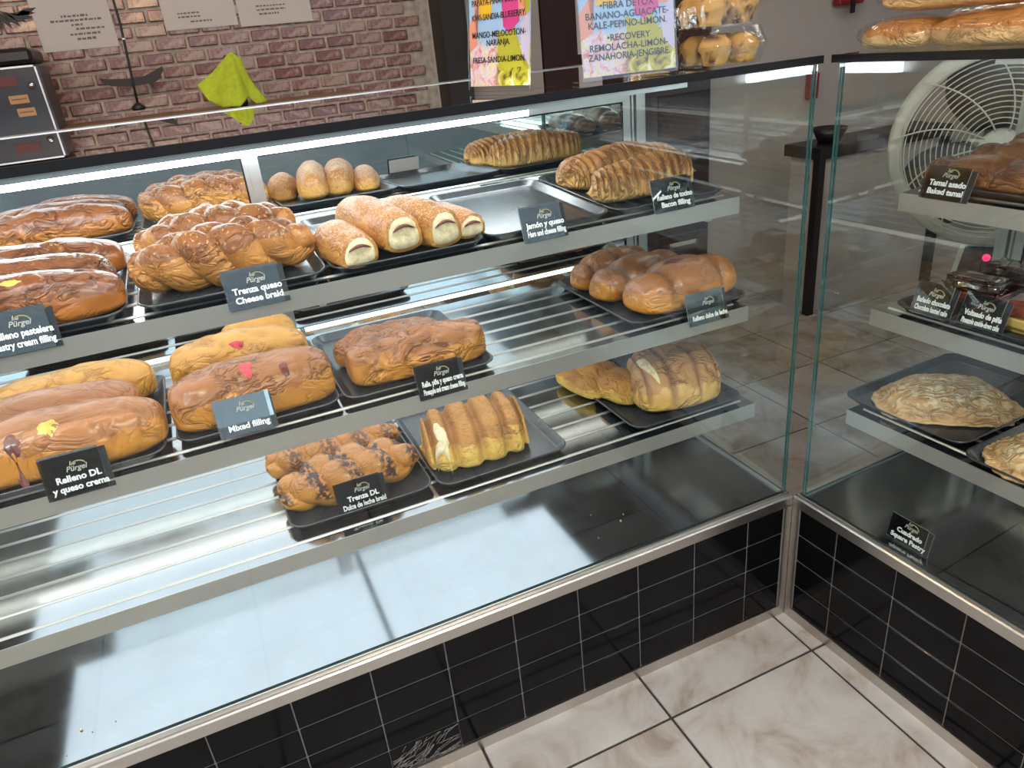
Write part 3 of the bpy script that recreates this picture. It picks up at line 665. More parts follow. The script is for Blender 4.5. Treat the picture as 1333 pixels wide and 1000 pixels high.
bread('L', 1, (-1.67, .335), (-1.365, .325), .125, .100, 'milk', 'milk_loaf', 'long milk loaf in the middle of three, cracked across', 'bread', G4, seed=52, wr=.003, wwd=.04, tp=.46, nt=110)
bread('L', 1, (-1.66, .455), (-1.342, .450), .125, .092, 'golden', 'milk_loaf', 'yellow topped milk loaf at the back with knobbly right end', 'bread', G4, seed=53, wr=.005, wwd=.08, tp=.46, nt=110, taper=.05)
G5 = 'caramel filled rolls'
o = bread('L', 1, (-.325, .200), (-.030, .250), .150, .104, 'milk', 'caramel_roll', 'large plump brown roll with dark patch, behind the caramel filling sign', 'bread', G5, seed=61, wr=.003, wwd=.05, tp=.5, lump=.006, lobes=3, ldepth=.10, lw=.010, nt=100)
patch(o, 'caramel_patch', 'jam', -.02, .0, .030, .017, 9)
bread('L', 1, (-.345, .325), (-.075, .40), .12, .090, 'milk', 'caramel_roll', 'plump folded brown roll in the middle of the caramel rolls', 'bread', G5, seed=62, wr=.003, tp=.48, lobes=3, ldepth=.12, lw=.010, lump=.006)
bread('L', 1, (-.345, .435), (-.105, .50), .10, .086, 'milk', 'caramel_roll', 'narrow brown roll at the back of the caramel rolls', 'bread', G5, seed=63, wr=.003, tp=.48, lobes=4, ldepth=.12, lw=.008, lump=.005)
# yellow ridged loaf and scored loaf
o = bread('L', 2, (-.838, .285), (-.598, .275), .235, .098, 'shell', 'ridged_loaf', 'wide yellow ridged loaf dusted brown on the lowest shelf', 'bread', None, seed=71, lobes=6, ldepth=.20, lw=.0075, tp=.30, lump=.006, lobeflare=.02, nt=150, ns=56, slant=.10, dk=.8)
patch(o, 'torn_crumb', 'crumb', -.092, -.062, .012, .048, 2, lift=.003, label='pale torn crumb at the left end')
patch(o, 'torn_crumb', 'crumb', -.100, -.088, .016, .010, 5, lift=.004)
o = bread('L', 2, (-.305, .250), (-.082, .220), .245, .115, 'shellb', 'scored_loaf', 'tall pale scored loaf at the right end of the lowest shelf', 'bread', 'scored loaves', seed=72, lobes=5, ldepth=.06, lw=.005, tp=.34, lump=.005, nt=130, ns=56, dk=1, slant=.15)
patch(o, 'torn_crumb', 'crumb', -.083, -.030, .012, .060, 3, lift=.003, label='white torn crumb along the left side')
bread('L', 2, (-.335, .455), (-.300, .215), .115, .070, 'shell', 'scored_loaf', 'low golden finger of bread left of the tall scored loaf', 'bread', 'scored loaves', seed=73, tp=.5, lobes=2, ldepth=.1, wr=.002, nt=60)
bread('L', 2, (-.378, .475), (-.352, .295), .095, .050, 'shell', 'scored_loaf', 'small golden leftmost finger of bread on the right end tray', 'bread', 'scored loaves', seed=74, tp=.5, lobes=2, ldepth=.08, wr=.002, nt=60)

# right hand case
def turnover(c, k, x, y, a, b_, Hh, rz, seed, label):
    loc, rr = Wl(c, (x, y, shz(k, y)+.008), rz); nr, na = 30, 90; vs = []; hg = []; da = []
    for top in (1, 0):
        for i in range(nr+1):
            r = i/nr
            for j in range(na):
                t = 2*PI*j/na; ed = 1+.05*noise.noise(Vector((math.cos(t)*2, math.sin(t)*2, seed)))+.012*math.sin(t*23+seed)
                px = a*r*ed*sgnp(math.cos(t), .85); py = b_*r*ed*sgnp(math.sin(t), .85)+.18*b_*(1-(px/a)**2)*r
                if math.cos(t) > .75: py *= .80
                z_ = .003
                if top:
                    z_ = .006+Hh*max(0, 1-(r/.88)**2.4)**.62; z_ += .005*noise.noise(Vector((px*24, py*24, seed)))*(1-r)+.0035*noise.noise(Vector((px*60, py*60, seed)))*(1-r**3)
                    if .86 < r < .99: z_ += .003*(math.sin(t*46)*.5+.5)
                    z_ -= .0045*creases((px, py, 0), seed, 16, .05)*(r < .86)
                vs.append((px, py, z_)); hg.append(min(1, z_/Hh)); da.append(.55*(1 if .84 < r < .88 and top else 0)+.3*max(0, noise.noise(Vector((px*30, py*30, seed+4))))*top)
    off = (nr+1)*na
    fs = [(i*na+j, i*na+(j+1) % na, (i+1)*na+(j+1) % na, (i+1)*na+j) for i in range(nr) for j in range(na)]
    fs += [(off+i*na+j, off+(i+1)*na+j, off+(i+1)*na+(j+1) % na, off+i*na+(j+1) % na) for i in range(nr) for j in range(na)]
    fs += [(nr*na+j, nr*na+(j+1) % na, off+nr*na+(j+1) % na, off+nr*na+j) for j in range(na)]
    me = bpy.data.meshes.new('pastry'); me.from_pydata(vs, [], fs); mesh_attr(me, 'hgt', hg); mesh_attr(me, 'dark', da); mesh_attr(me, 'pale', [0]*len(vs))
    o = link('flat_pastry', me, BR['flat'], None, loc, smooth=True); o.rotation_euler = (0, 0, rr)
    return tag(o, label, 'pastry', 'flat pastries')
turnover('R', 2, .190, .245, .150, .112, .058, .80, 1, 'whole blistered half-moon pastry on the lowest shelf of the right case')
turnover('R', 2, .470, .195, .135, .100, .048, .75, 2, 'flaky round pastry partly cut off by the right edge of the photo')
G6 = 'baked corn loaves'
bread('R', 0, (.085, .225), (.42, .235), .10, .062, 'tamal', 'corn_loaf', 'brown baked corn loaf at the front behind the baked tamal sign', 'bread', G6, seed=81, wr=.004, wwd=.08, tp=.42, lobes=4, ldepth=.1)
bread('R', 0, (.10, .335), (.43, .345), .10, .070, 'tamal', 'corn_loaf', 'brown baked corn loaf in the middle of the top right shelf', 'bread', G6, seed=82, wr=.004, wwd=.08, tp=.42, lobes=4, ldepth=.1)
bread('R', 0, (.11, .445), (.44, .455), .10, .074, 'tamal', 'corn_loaf', 'brown baked corn loaf at the back of the top right shelf', 'bread', G6, seed=83, wr=.004, wwd=.08, tp=.42, lobes=4, ldepth=.1)
def cake(x, y, w_, d_, h_, rz, topm, label, seed, name):
    loc, rr = Wl('R', (x, y, shz(1, y)+.008), rz); root = empty(name, loc, rr, label, 'cake', None)
    def slab(z0, z1, ex, m, nm, drip=0):
        bm = bmesh.new(); bmesh.ops.create_cube(bm, size=1)
        for v in bm.verts: v.co = Vector((v.co.x*(w_+ex), v.co.y*(d_+ex), z0+(v.co.z+.5)*(z1-z0)))
        bmesh.ops.bevel(bm, geom=list(bm.edges), offset=min(.012, (z1-z0)*.45), segments=3, affect='EDGES')
        bmesh.ops.subdivide_edges(bm, edges=list(bm.edges), cuts=3, use_grid_fill=True)
        for v in bm.verts:
            n = noise.noise(v.co*40+Vector((seed, 0, 0)))
            v.co += Vector((v.co.x, v.co.y, 0)).normalized()*n*.004
            if v.co.z > z0+.6*(z1-z0): v.co.z += n*.003
            elif drip: v.co.z -= drip*(.5+noise.noise(Vector((v.co.x*60, v.co.y*60, seed))))
        bmesh.ops.recalc_face_normals(bm, faces=bm.faces)
        me = bpy.data.meshes.new(nm); bm.to_mesh(me); bm.free()
        mesh_attr(me, 'hgt', [.2]*len(me.vertices)); mesh_attr(me, 'dark', [0]*len(me.vertices)); mesh_attr(me, 'pale', [.3]*len(me.vertices))
        return link(nm, me, m, root, smooth=True)
    slab(0, h_*.72, -.004, BR['cake'] if topm == 'caramel' else MT['glaze'], 'sponge')
    slab(h_*.55, h_, 0, MT[topm], 'glaze', .012)
    return root
cake(.185, .285, .125, .075, .055, .1, 'glaze', 'glossy chocolate glazed cake behind the chocolate cake sign', 1, 'chocolate_cake')
bpy.data.objects['chocolate_cake'].children[1].data.materials[0] = MT['caramel']
cake(.215, .41, .17, .085, .055, .05, 'glaze', 'dark chocolate cake at the back of the right middle shelf', 2, 'chocolate_cake')
cake(.345, .215, .10, .09, .060, 0, 'caramel', 'yellow cake with red caramel top at the right edge of the photo', 3, 'pineapple_cake')

# ------------------------------------------------------------------ signs
FONT = bpy.data.fonts.load('<builtin>') if '<builtin>' in [f_.filepath for f_ in bpy.data.fonts] else None
def text(name, body, size, mat, parent, loc, rot=(PI/2, 0, 0), maxw=None, bold=.0, align='CENTER', shear=0):
    cu = bpy.data.curves.new(name, 'FONT'); cu.body = body; cu.size = size; cu.align_x = align; cu.offset = bold; cu.extrude = .00015; cu.shear = shear; cu.resolution_u = 3
    cu.materials.append(mat); o = bpy.data.objects.new(name, cu); COL.objects.link(o); o.parent = parent; o.location = loc; o.rotation_euler = rot
    bpy.context.view_layer.update(); me = bpy.data.meshes.new_from_object(o); xs = [v.co.x for v in me.vertices] or [0]
    wd = max(xs)-min(xs)
    if maxw and wd > maxw:
        for v in me.vertices: v.co.x *= maxw/wd
    bpy.data.objects.remove(o); me.name = name
    o = bpy.data.objects.new(name, me); COL.objects.link(o); o.parent = parent; o.location = loc; o.rotation_euler = rot
    return o
def sign(c, x0, x1, y, z0, lines, label, lean=.30, hgt=.066, acry='acryl', wide=None):
    loc, rz = Wl(c, ((x0+x1)/2, y, z0)); w_ = x1-x0
    R = empty('price_sign', loc, rz, label, 'sign', 'shelf signs')
    T = empty('sign_face', (0, 0, 0)); T.parent = R; T.rotation_euler = (-lean, 0, 0)
    pl = MB().box(-w_/2, w_/2, .0025, .0038, .0, hgt).build('card', MT['card'], R); pl.rotation_euler = (-lean, 0, 0)
    MB().box(-w_/2, w_/2, .0039, .0045, .0, hgt).build('card_back', MT['paper'], R).rotation_euler = (-lean, 0, 0)
    ac = glassbox('acrylic_cover', R, -w_/2-.004, w_/2-.010, -.0012, .0006, .0008, hgt+.004, 'y', acry, 'edge_light'); ac.rotation_euler = (-lean, 0, 0)
    MB().box(-w_/2, w_/2, .002, .030, -.001, .0006).build('foot', MT['acrylc'], R)
    bpy.data.objects.remove(T)
    def P_(xx, zz, yy=-.0024): return (xx, math.cos(lean)*yy+math.sin(lean)*zz, math.cos(lean)*zz-yy*math.sin(lean))
    rot = (PI/2-lean, 0, 0)
    n = len(lines); sz = .0150 if n == 2 else .0150
    for i, l in enumerate(lines):
        if l: text('lettering', l, sz, MT['white'], R, P_(.0, .0265-.0160*i if n == 2 else .012), rot, w_*.88, .00055)
    text('logo', 'Le', .010, MT['logo'], R, P_(-.004, .0530), rot, None, .0002, shear=.3)
    text('logo', 'Pürgel', .0125, MT['logo'], R, P_(.0, .0430), rot, None, .0002, shear=.3)
    pts = [P_(.004+.012*math.cos(t), .049+.009*math.sin(t)) for t in [PI*.05+PI*.8*q/9 for q in range(10)]]
    MB().tube(pts, .0012, 5).build('logo_arc', MT['gold'], R)
    return R
sign('L', -1.520, -1.422, .138, 1.108, ['Relleno pastelera', 'Pastry cream filling'], 'black sign reading Relleno pastelera, at the left edge of the top shelf')
sign('L', -1.163, -1.063, .138, 1.103, ['Trenza queso', 'Cheese braid'], 'black sign reading Trenza queso Cheese braid')
sign('L', -.603, -.508, .138, 1.114, ['Jamón y queso', 'Ham and cheese filling'], 'black sign reading Jamón y queso, in front of the empty tray')
sign('L', -.300, -.200, .138, 1.118, ['Relleno de tocino', 'Bacon filling'], 'black sign reading Bacon filling, at the right of the top shelf')
MT['silver'] = simple('painted_glare_silver', (.42, .52, .55), .22, .7, nscale=30, namt=.15)  # bluish glare reflected by the sign, painted as a silver sheet
sg = sign('L', -1.235, -1.137, .118, .882, ['', 'Mixed filling'], 'black sign reading Mixed filling, with silvery glare painted on its cover', lean=.42)
MB().box(-.052, .046, -.0006, .0012, .022, .070).build('painted_glare', MT['silver'], sg).rotation_euler = (-.42, 0, 0)
sign('L', -.867, -.770, .108, .856, ['Relle. piña y queso crema', 'Pineapple and cream cheese filling'], 'black sign about pineapple and cream cheese filling')
sign('L', -1.516, -1.418, .108, .858, ['Relleno DL', 'y queso crema'], 'black sign reading Relleno DL y queso crema', hgt=.072)
sign('L', -.232, -.125, .108, .856, ['Relleno dulce de leche'], 'dark sign reading Relleno dulce de leche, right end of the middle shelf', hgt=.070)
sign('L', -1.062, -.960, .15, .629, ['Trenza DL', 'Dulce de leche braid'], 'black sign reading Trenza DL Dulce de leche braid', lean=.30, hgt=.066)
sign('R', .233, .328, .045, .386, ['Cuadrado', 'Square Pastry'], 'black sign reading Cuadrado Square Pastry standing on the steel deck', lean=.2, hgt=.058)
sign('R', .130, .224, .138, 1.116, ['Tamal asado', 'Baked tamal'], 'smoked clear sign reading Tamal asado Baked tamal', lean=.35, hgt=.06)
sign('R', .147, .230, .135, .878, ['Bañado chocolate', 'Chocolate basted cake'], 'black sign reading Chocolate basted cake', lean=.35)
sign('R', .250, .335, .135, .878, ['Volteado de piña', 'Pineapple upside-down cake'], 'black sign about pineapple upside-down cake, beside the chocolate cake sign', lean=.35)

def crumbs(c, pts, label):
    random.seed(12); mb = MB()
    for (x, y, z, r) in pts:
        loc, _ = Wl(c, (x, y, z)); mb.lathe([(.0003, 0), (r, r*.5), (r*.7, r*1.3), (.0003, r*1.6)], tuple(loc), 6)
    o = mb.build('bread_crumbs', MT['crumb']); return tag(o, label, 'crumbs', None, 'stuff')
crumbs('L', [(-.42, .13, .3845, .0022), (-.40, .15, .3845, .0014), (-.50, .10, .3845, .0012), (-.30, .24, .3845, .0013), (-1.62, .10, .3845, .0030), (-1.60, .085, .3845, .0016), (-1.56, .09, .3845, .0015), (-1.64, .05, .3845, .0014), (-.47, .19, .3845, .001)], 'pale bread crumbs scattered on the steel deck of the left case')

# ------------------------------------------------------------------ posters on the top glass
def flyer_mat():
    m, nt, b = NT('blurred_fruit_print'); setp(b, (.5, .4, .3), .4)
    tc = node(nt, 'ShaderNodeTexCoord'); sp = node(nt, 'ShaderNodeSeparateXYZ'); nt.links.new(tc.outputs['Object'], sp.inputs[0])
    vo = node(nt, 'ShaderNodeTexVoronoi'); vo.inputs['Scale'].default_value = 95; nt.links.new(tc.outputs['Object'], vo.inputs['Vector'])
    n = noisen(nt, 42, 5, .6, dist=1)
    fr = ramp(nt, n.outputs['Fac'], [(.36, (.07, .06, .01)), (.45, (.45, .38, .02)), (.54, (.62, .55, .04)), (.62, (.9, .85, .6))])
    fl = ramp(nt, n.outputs['Fac'], [(.38, (.65, .25, .18)), (.46, (.80, .50, .55)), (.53, (.75, .72, .85)), (.60, (.85, .62, .15)), (.68, (.9, .86, .8))])
    sx = node(nt, 'ShaderNodeMapRange'); sx.inputs[1].default_value = -.015; sx.inputs[2].default_value = .004; nt.links.new(sp.outputs[0], sx.inputs[0])
    m1 = node(nt, 'ShaderNodeMix', data_type='RGBA'); nt.links.new(sx.outputs[0], m1.inputs[0]); nt.links.new(fl.outputs[0], m1.inputs[6]); nt.links.new(fr.outputs[0], m1.inputs[7])
    sk = node(nt, 'ShaderNodeMath', operation='MULTIPLY_ADD'); sk.inputs[1].default_value = .05; nt.links.new(n.outputs['Fac'], sk.inputs[0]); nt.links.new(sp.outputs[2], sk.inputs[2])
    sz = node(nt, 'ShaderNodeMapRange'); sz.inputs[1].default_value = .100; sz.inputs[2].default_value = .112; nt.links.new(sk.outputs[0], sz.inputs[0])
    m2 = node(nt, 'ShaderNodeMix', data_type='RGBA'); nt.links.new(sz.outputs[0], m2.inputs[0]); nt.links.new(m1.outputs[2], m2.inputs[6]); m2.inputs[7].default_value = (.36, .56, .80, 1)
    nt.links.new(m2.outputs[2], b.inputs['Base Color']); return m
FM = flyer_mat()
FC = dict(y=simple('yellow_print', (.85, .50, .03), .4), p=simple('magenta_print', (.70, .04, .28), .4), h=simple('skin_print', (.80, .32, .22), .4), l=simple('lilac_print', (.62, .56, .72), .4), g=simple('olive_green_print', (.48, .44, .03), .4), k=simple('black_lettering', (.01, .01, .012), .6))
def poster(p0, p1, z0, hgt, lean, lines, label):
    p0, p1 = Vector(p0), Vector(p1); w_ = (p1-p0).length; c_ = (p0+p1)/2; an = math.atan2(p1.y-p0.y, p1.x-p0.x)
    R = empty('menu_holder', (c_.x, c_.y, z0), an, label, 'sign', 'drink menus on the counter top')
    B = MB().box(-w_/2+.002, w_/2-.002, -.0006, .0006, .010, hgt).build('menu_card', FM, R); B.rotation_euler = (-lean, 0, 0)
    def poly(nm, pts, m, yy=-.0012):
        mb = MB(); mb.prism([(x*w_, z*hgt) for x, z in pts], 'y', yy, -.0005); o = mb.build(nm, FC[m], R); o.rotation_euler = (-lean, 0, 0); return o
    poly('printed_shape', [(-.42, 1.0), (-.36, .40), (-.49, .34), (-.49, .55), (-.32, .72), (-.26, 1.0)], 'h')
    poly('printed_shape', [(-.30, 1.0), (-.31, .60), (-.12, .60), (-.06, 1.0)], 'y', -.0014)
    poly('printed_shape', [(.02, 1.0), (.08, .52), (.17, .47), (.33, .55), (.30, .80), (.24, 1.0)], 'p', -.0014)
    poly('printed_shape', [(.24, 1.0), (.33, .58), (.43, .58), (.36, 1.0)], 'h', -.0013)
    poly('printed_shape', [(.34, .52), (.36, .30), (.48, .20), (.49, .62), (.44, .60)], 'l', -.0012)
    poly('printed_shape', [(-.02, .50), (.12, .46), (.25, .52), (.36, .30), (.40, .20), (.0, .18)], 'g', -.0011)
    poly('printed_shape', [(.38, .74), (.49, .76), (.49, .62), (.42, .60)], 'g', -.0013)
    for i, (l, zz, sz) in enumerate(lines):
        text('lettering', l, sz, FC['k'], R, (0, math.sin(lean)*zz-.0020, math.cos(lean)*zz), (PI/2-lean, 0, 0), w_*.86, .00008)
    g_ = glassbox('acrylic_front', R, -w_/2, w_/2, -.0035, -.0024, .004, hgt+.004, 'y', 'acrylc', 'edge_light'); g_.rotation_euler = (-lean, 0, 0)
    MB().box(-w_/2, w_/2, -.004, .06, .0005, .003).build('acrylic_foot', MT['acrylc'], R)
    return R
poster((-.492, .078), (-.312, .050), HZ+.001, .205, .10,
       [('•FIBRA DETOX', .118, .0155), ('BANANO-AGUACATE-', .102, .0155), ('KALE-PEPINO-LIMÓN.', .087, .0155), ('•RECOVERY', .066, .0155), ('REMOLACHA-LIMÓN-', .051, .0155), ('ZANAHORIA-JENGIBRE.', .036, .0155)],
       'bright drink menu listing Fibra Detox and Recovery, right of the two')
poster((-.640, .255), (-.590, .090), HZ+.001, .205, .12,
       [('PAPAYA-PIÑA-NARANJA.', .145, .0145), ('KIWI-SANDIA-BLUEBERRY.', .121, .0145), ('MANGO-MELOCOTON-', .092, .0145), ('NARANJA.', .078, .0145), ('FRESA-SANDIA-LIMON.', .050, .0145)],
       'narrow looking drink menu turned sideways, left of the two')

# ------------------------------------------------------------------ clamshells with muffins
def clamshell(x, y, z, w_, d_, h_, rz, label, n=(2, 2), seed=0):
    R = empty('clamshell_box', (x, y, z), rz, label, 'box', 'clear boxes of muffins')
    def shell(z0, z1, e0, e1, nm):
        mb = MB(); N = 28; vs = []
        for zz, e in ((z0, e0), (z0*.5+z1*.5, (e0+e1)/2), (z1, e1)):
            for j in range(N):
                t = 2*PI*j/N; q = 1+(.010 if j % 2 else 0)
                vs.append(((w_/2+e)*sgnp(math.cos(t), .4)*q, (d_/2+e)*sgnp(math.sin(t), .4)*q, zz))
        fs = [(i*N+j, i*N+(j+1) % N, (i+1)*N+(j+1) % N, (i+1)*N+j) for i in range(2) for j in range(N)]
        fs.append(list(range(N)) if nm == 'base' else [2*N+j for j in range(N)])
        return mb.add(vs, fs, 0, False).build(nm, MT['clam'], R)
    shell(0, h_*.52, -.010, -.002, 'base'); shell(h_*.55, h_, -.001, -.012, 'lid')
    mb = MB(); N = 28; vs = []
    for e, zz in ((.006, h_*.52), (.006, h_*.55), (-.003, h_*.55), (-.003, h_*.52)):
        for j in range(N): t = 2*PI*j/N; vs.append(((w_/2+e)*sgnp(math.cos(t), .4), (d_/2+e)*sgnp(math.sin(t), .4), zz))
    mb.add(vs, [(i*N+j, i*N+(j+1) % N, ((i+1) % 4)*N+(j+1) % N, ((i+1) % 4)*N+j) for i in range(4) for j in range(N)], 0).build('rim', MT['clam'], R)
    return R
def muffin(x, y, z, r, h_, seed, label):
    vs = []; hg = []; da = []; nt, ns = 16, 24
    prof = [(0.02, 0), (.72, 0), (.80, .15), (.92, .42), (1.05, .52), (1.06, .62), (.98, .76), (.78, .90), (.45, .98), (.02, 1.0)]
    for (pr_, pz) in prof:
        for j in range(ns):
            t = 2*PI*j/ns; v = Vector((pr_*r*math.cos(t), pr_*r*math.sin(t), pz*h_)); v += Vector((v.x, v.y, 0))*noise.noise(v*60+Vector((seed, 0, 0)))*.16; v.z += (noise.noise(v*50)*.004 if pz > .4 else 0)
            vs.append(tuple(v)); hg.append(pz); da.append(max(0, min(1, (noise.noise(v*48+Vector((seed*3, 0, 0)))-.22)*6)))
    n = len(prof); fs = [(i*ns+j, i*ns+(j+1) % ns, (i+1)*ns+(j+1) % ns, (i+1)*ns+j) for i in range(n-1) for j in range(ns)]
    me = bpy.data.meshes.new('muffin'); me.from_pydata(vs, [], fs); mesh_attr(me, 'hgt', hg); mesh_attr(me, 'dark', da); mesh_attr(me, 'pale', [0]*len(vs))
    o = link('muffin', me, BR['muffin'], None, (x, y, z), smooth=True); return tag(o, label, 'muffin', 'muffins in the clear boxes')
Z0 = HZ+.001
boxes = [(-.175, .105, Z0, .150, .135, .066, 'clear muffin box directly on the glass at the right end', 'lower right box'),
         (-.278, .190, Z0, .095, .120, .066, 'clear muffin box on the glass beside the drink menu', 'left box'),
         (-.183, .105, Z0+.068, .158, .14, .075, 'clear muffin box stacked on the right hand muffin box', 'upper box')]
for bi, (x, y, z, w_, d_, h_, lb, pos) in enumerate(boxes):
    clamshell(x, y, z, w_, d_, h_, 0, lb, seed=bi)
    nx = 2 if w_ > .11 else 1
    for ix in range(nx):
        for iy in range(2):
            px = x+(ix-(nx-1)/2)*.064; py = y+(iy-.5)*.058
            side = ('left' if ix == 0 else 'right')+' ' if nx == 2 else ''
            muffin(px, py, z+.003, .029, .052, bi*7+ix*3+iy, 'golden muffin with dark bits, %s%s in the %s' % (side, 'front' if iy == 0 else 'rear', pos))

# ------------------------------------------------------------------ bagged loaves on the right case
def topbread(a, b, z, W, Hh, label, seed, **kw):
    cx, cy = (a[0]+b[0])/2, (a[1]+b[1])/2; L = math.hypot(b[0]-a[0], b[1]-a[1]); an = math.atan2(b[1]-a[1], b[0]-a[0])
    loc, rz = Wl('R', (cx, cy, z), an); me = loaf_mesh(L, W, Hh, seed=seed, tp=.42, flat=.45, lump=.007, wr=.003, nt=70, ns=34, **kw)
    o = link('bagged_loaf', me, BR['bagged'], None, loc); o.rotation_euler = (0, 0, rz); tag(o, label, 'bread', 'bagged loaves')
    vs = []; N = 34; nt = 40
    for i in range(nt+1):
        s = i/nt; xx = (s-.5)*(L+.05); r = max(.12, math.sin(PI*min(1, max(0, s)))**.35)
        for j in range(N):
            t = 2*PI*j/N; q = 1+.10*noise.noise(Vector((xx*22, math.cos(t)*2, math.sin(t)*2+seed)))
            y = (W/2+.006)*r*math.cos(t)*q; zz = Hh*.5+(Hh*.5+.006)*r*math.sin(t)*q; vs.append((xx, y, max(.0006, zz)))
    bg_ = MB().add(vs, [(i*N+j, i*N+(j+1) % N, (i+1)*N+(j+1) % N, (i+1)*N+j) for i in range(nt) for j in range(N)], 0, True).mesh('plastic_bag')
    lb = {0: 'lower front', 1: 'lower right', 2: 'upper'}
    q = link('plastic_bag', bg_, MT['bag'], None, loc); q.rotation_euler = (0, 0, rz)
    return q
tag(topbread((.005, .115), (.150, .105), Z0, .12, .050, 'short golden bagged loaf at the corner end of the right case top', 1), 'crinkled clear bag around the short loaf at the corner end', 'bag', 'clear bread bags')
tag(topbread((.150, .105), (.52, .10), Z0, .13, .054, 'long golden bagged loaf lying along the front of the right case top', 2), 'crinkled clear bag around the long lower loaf on the right case', 'bag', 'clear bread bags')
tag(topbread((.02, .13), (.50, .14), Z0+.060, .13, .055, 'golden bagged loaf stacked above the others, cut by the top of the photo', 3), 'crinkled clear bag around the topmost loaf on the right case', 'bag', 'clear bread bags')
tag(topbread((.02, .30), (.50, .30), Z0, .14, .060, 'golden bagged loaf at the rear of the right case top', 4), 'crinkled clear bag around the rear loaf on the right case', 'bag', 'clear bread bags')

# ------------------------------------------------------------------ behind the counter
bc = empty('back_counter', (0, 0, 0), 0, 'brown wooden counter in front of the brick wall', 'counter')
MB().box(-3.2, -.35, 1.95, 2.57, 1.285, 1.325).build('worktop', MT['wood'], bc)
MB().box(-3.15, -.40, 2.0, 2.57, 0, 1.285).build('body', MT['darkcol'], bc)
mc = empty('coffee_machine', (-1.69, 2.2, 1.3255), 0, 'dark metal framed machine with orange stickers on the wooden counter', 'machine')
MB().box(-.24, .125, 0, .28, .0, .225).build('body', MT['navy'], mc)
mb = MB(); mb.box(.112, .118, -.006, 0, 0, .228); mb.box(-.24, .118, -.006, 0, .222, .228); mb.build('metal_edge', MT['alu'], mc)
MB().cbox(-.26, .12, -.02, .30, .235, .285, .012).build('black_lid', MT['blackpl'], mc)
stick = simple('orange_sticker', (.50, .26, .10), .5)
for zz, x0, x1 in ((.105, .0, .062), (.060, .012, .070)):
    s_ = MB().box(x0, x1, -.004, 0, zz, zz+.028).build('sticker', stick, mc)
    MB().box(x0+.006, x1-.006, -.0046, -.004, zz+.012, zz+.017).build('sticker_text', MT['ink'], s_)
MB().box(-.035, .045, -.003, 0, .165, .195).build('red_lettering', simple('dim_red_print', (.12, .02, .02), .5), mc)
MB().lathe([(.001, -.008), (.010, -.008), (.012, 0)], (.085, -.002, .160), 16, axis='y').build('chrome_knob', simple('chrome', (.5, .5, .5), .2, 1), mc)
for px_, py_, lb in ((-1.80, .5, 'amber pendant lamp above the left end of the case, just out of the photo'), (-1.16, .5, 'amber pendant lamp above the cheese braids, just out of the photo')):
    pl_ = empty('pendant_lamp', (px_, py_, 1.83), 0, lb, 'lamp', 'amber pendant lamps')
    MB().lathe([(.001, .0), (.022, .004), (.032, .03), (.022, .06), (.012, .075)], (0, 0, 0), 20).build('bulb', MT['amber'], pl_)
    MB().lathe([(.012, .075), (.014, .12), (.004, .125), (.004, 1.06)], (0, 0, 0), 12).build('cord', MT['blackpl'], pl_)
# hanging cable
pts = [(-1.262, 2.2, 2.0), (-1.255, 2.2, 1.76), (-1.255, 2.2, 1.66), (-1.262, 2.2, 1.56), (-1.270, 2.2, 1.46), (-1.275, 2.2, 1.385)]
cb = empty('hanging_cable', (0, 0, 0), 0, 'black cable hanging in front of the brick wall with a round black end', 'cable')
MB().tube([(-1.262, 2.2, 2.89)]+pts, .0045, 8).build('cable', MT['blackpl'], cb)
MB().lathe([(.001, -.014), (.022, -.014), (.026, -.004), (.018, .004), (.006, .014), (.001, .014)], (-1.276, 2.2, 1.375), 20).build('plug', MT['blackpl'], cb)
MB().lathe([(.0055, -.003), (.0055, .003)], (-1.258, 2.2, 1.61), 12).build('cable_tie', MT['white'], cb)
# dark curved shape on the wall (scale scoop)
prof = [(-.13, .020), (-.10, .012), (-.03, .006), (.04, .010), (.09, .030), (.115, .040), (.112, .020), (.085, -.012), (.065, -.020), (.06, -.045), (.045, -.020), (-.02, -.024), (-.09, -.016), (-.12, -.002)]
tag(MB().prism(prof, 'y', 0, .02).build('wall_hook_shelf', MT['darkcol'], None, (-1.265, 2.42, 1.468)), 'dark boomerang shaped holder against the brick wall behind the cable', 'holder')
# lime cloth draped over a bottle
def cloth():
    topc = [(-.925, 1.508), (-.905, 1.526), (-.888, 1.529), (-.862, 1.506)]
    bot = [(-1.046, 1.424), (-1.018, 1.363), (-.970, 1.334), (-.905, 1.331), (-.868, 1.360), (-.838, 1.332), (-.789, 1.334)]
    def lerp(c, t):
        f = t*(len(c)-1); i = min(int(f), len(c)-2); f -= i; return (c[i][0]*(1-f)+c[i+1][0]*f, c[i][1]*(1-f)+c[i+1][1]*f)
    vs = []; fs = []; nu, nv = 48, 26
    for i in range(nu+1):
        u = i/nu; a = u*2-1; t, b = lerp(topc, u), lerp(bot, u)
        for j in range(nv+1):
            v = j/nv
            x = t[0]*(1-v)+b[0]*v+.012*math.sin(PI*v)*(-a); z = t[1]*(1-v)+b[1]*v+.010*math.sin(PI*v)*(1-abs(a))
            y = 2.20-.020*v*(1-a*a)-.010*math.sin(a*8+.8)*v+.012*noise.noise(Vector((x*16, z*10, 1)))*v+.03*a*a*v
            vs.append((x, y, z))
    for i in range(nu):
        for j in range(nv): fs.append((i*(nv+1)+j, (i+1)*(nv+1)+j, (i+1)*(nv+1)+j+1, i*(nv+1)+j+1))
    me = bpy.data.meshes.new('cloth'); me.from_pydata(vs, [], fs)
    o = link('microfibre_cloth', me, MT['lime'], None, None, smooth=True)
    md = o.modifiers.new('t', 'SOLIDIFY'); md.thickness = .003
    return tag(o, 'lime green cloth draped over a bottle in front of the brick wall', 'cloth')
cloth()
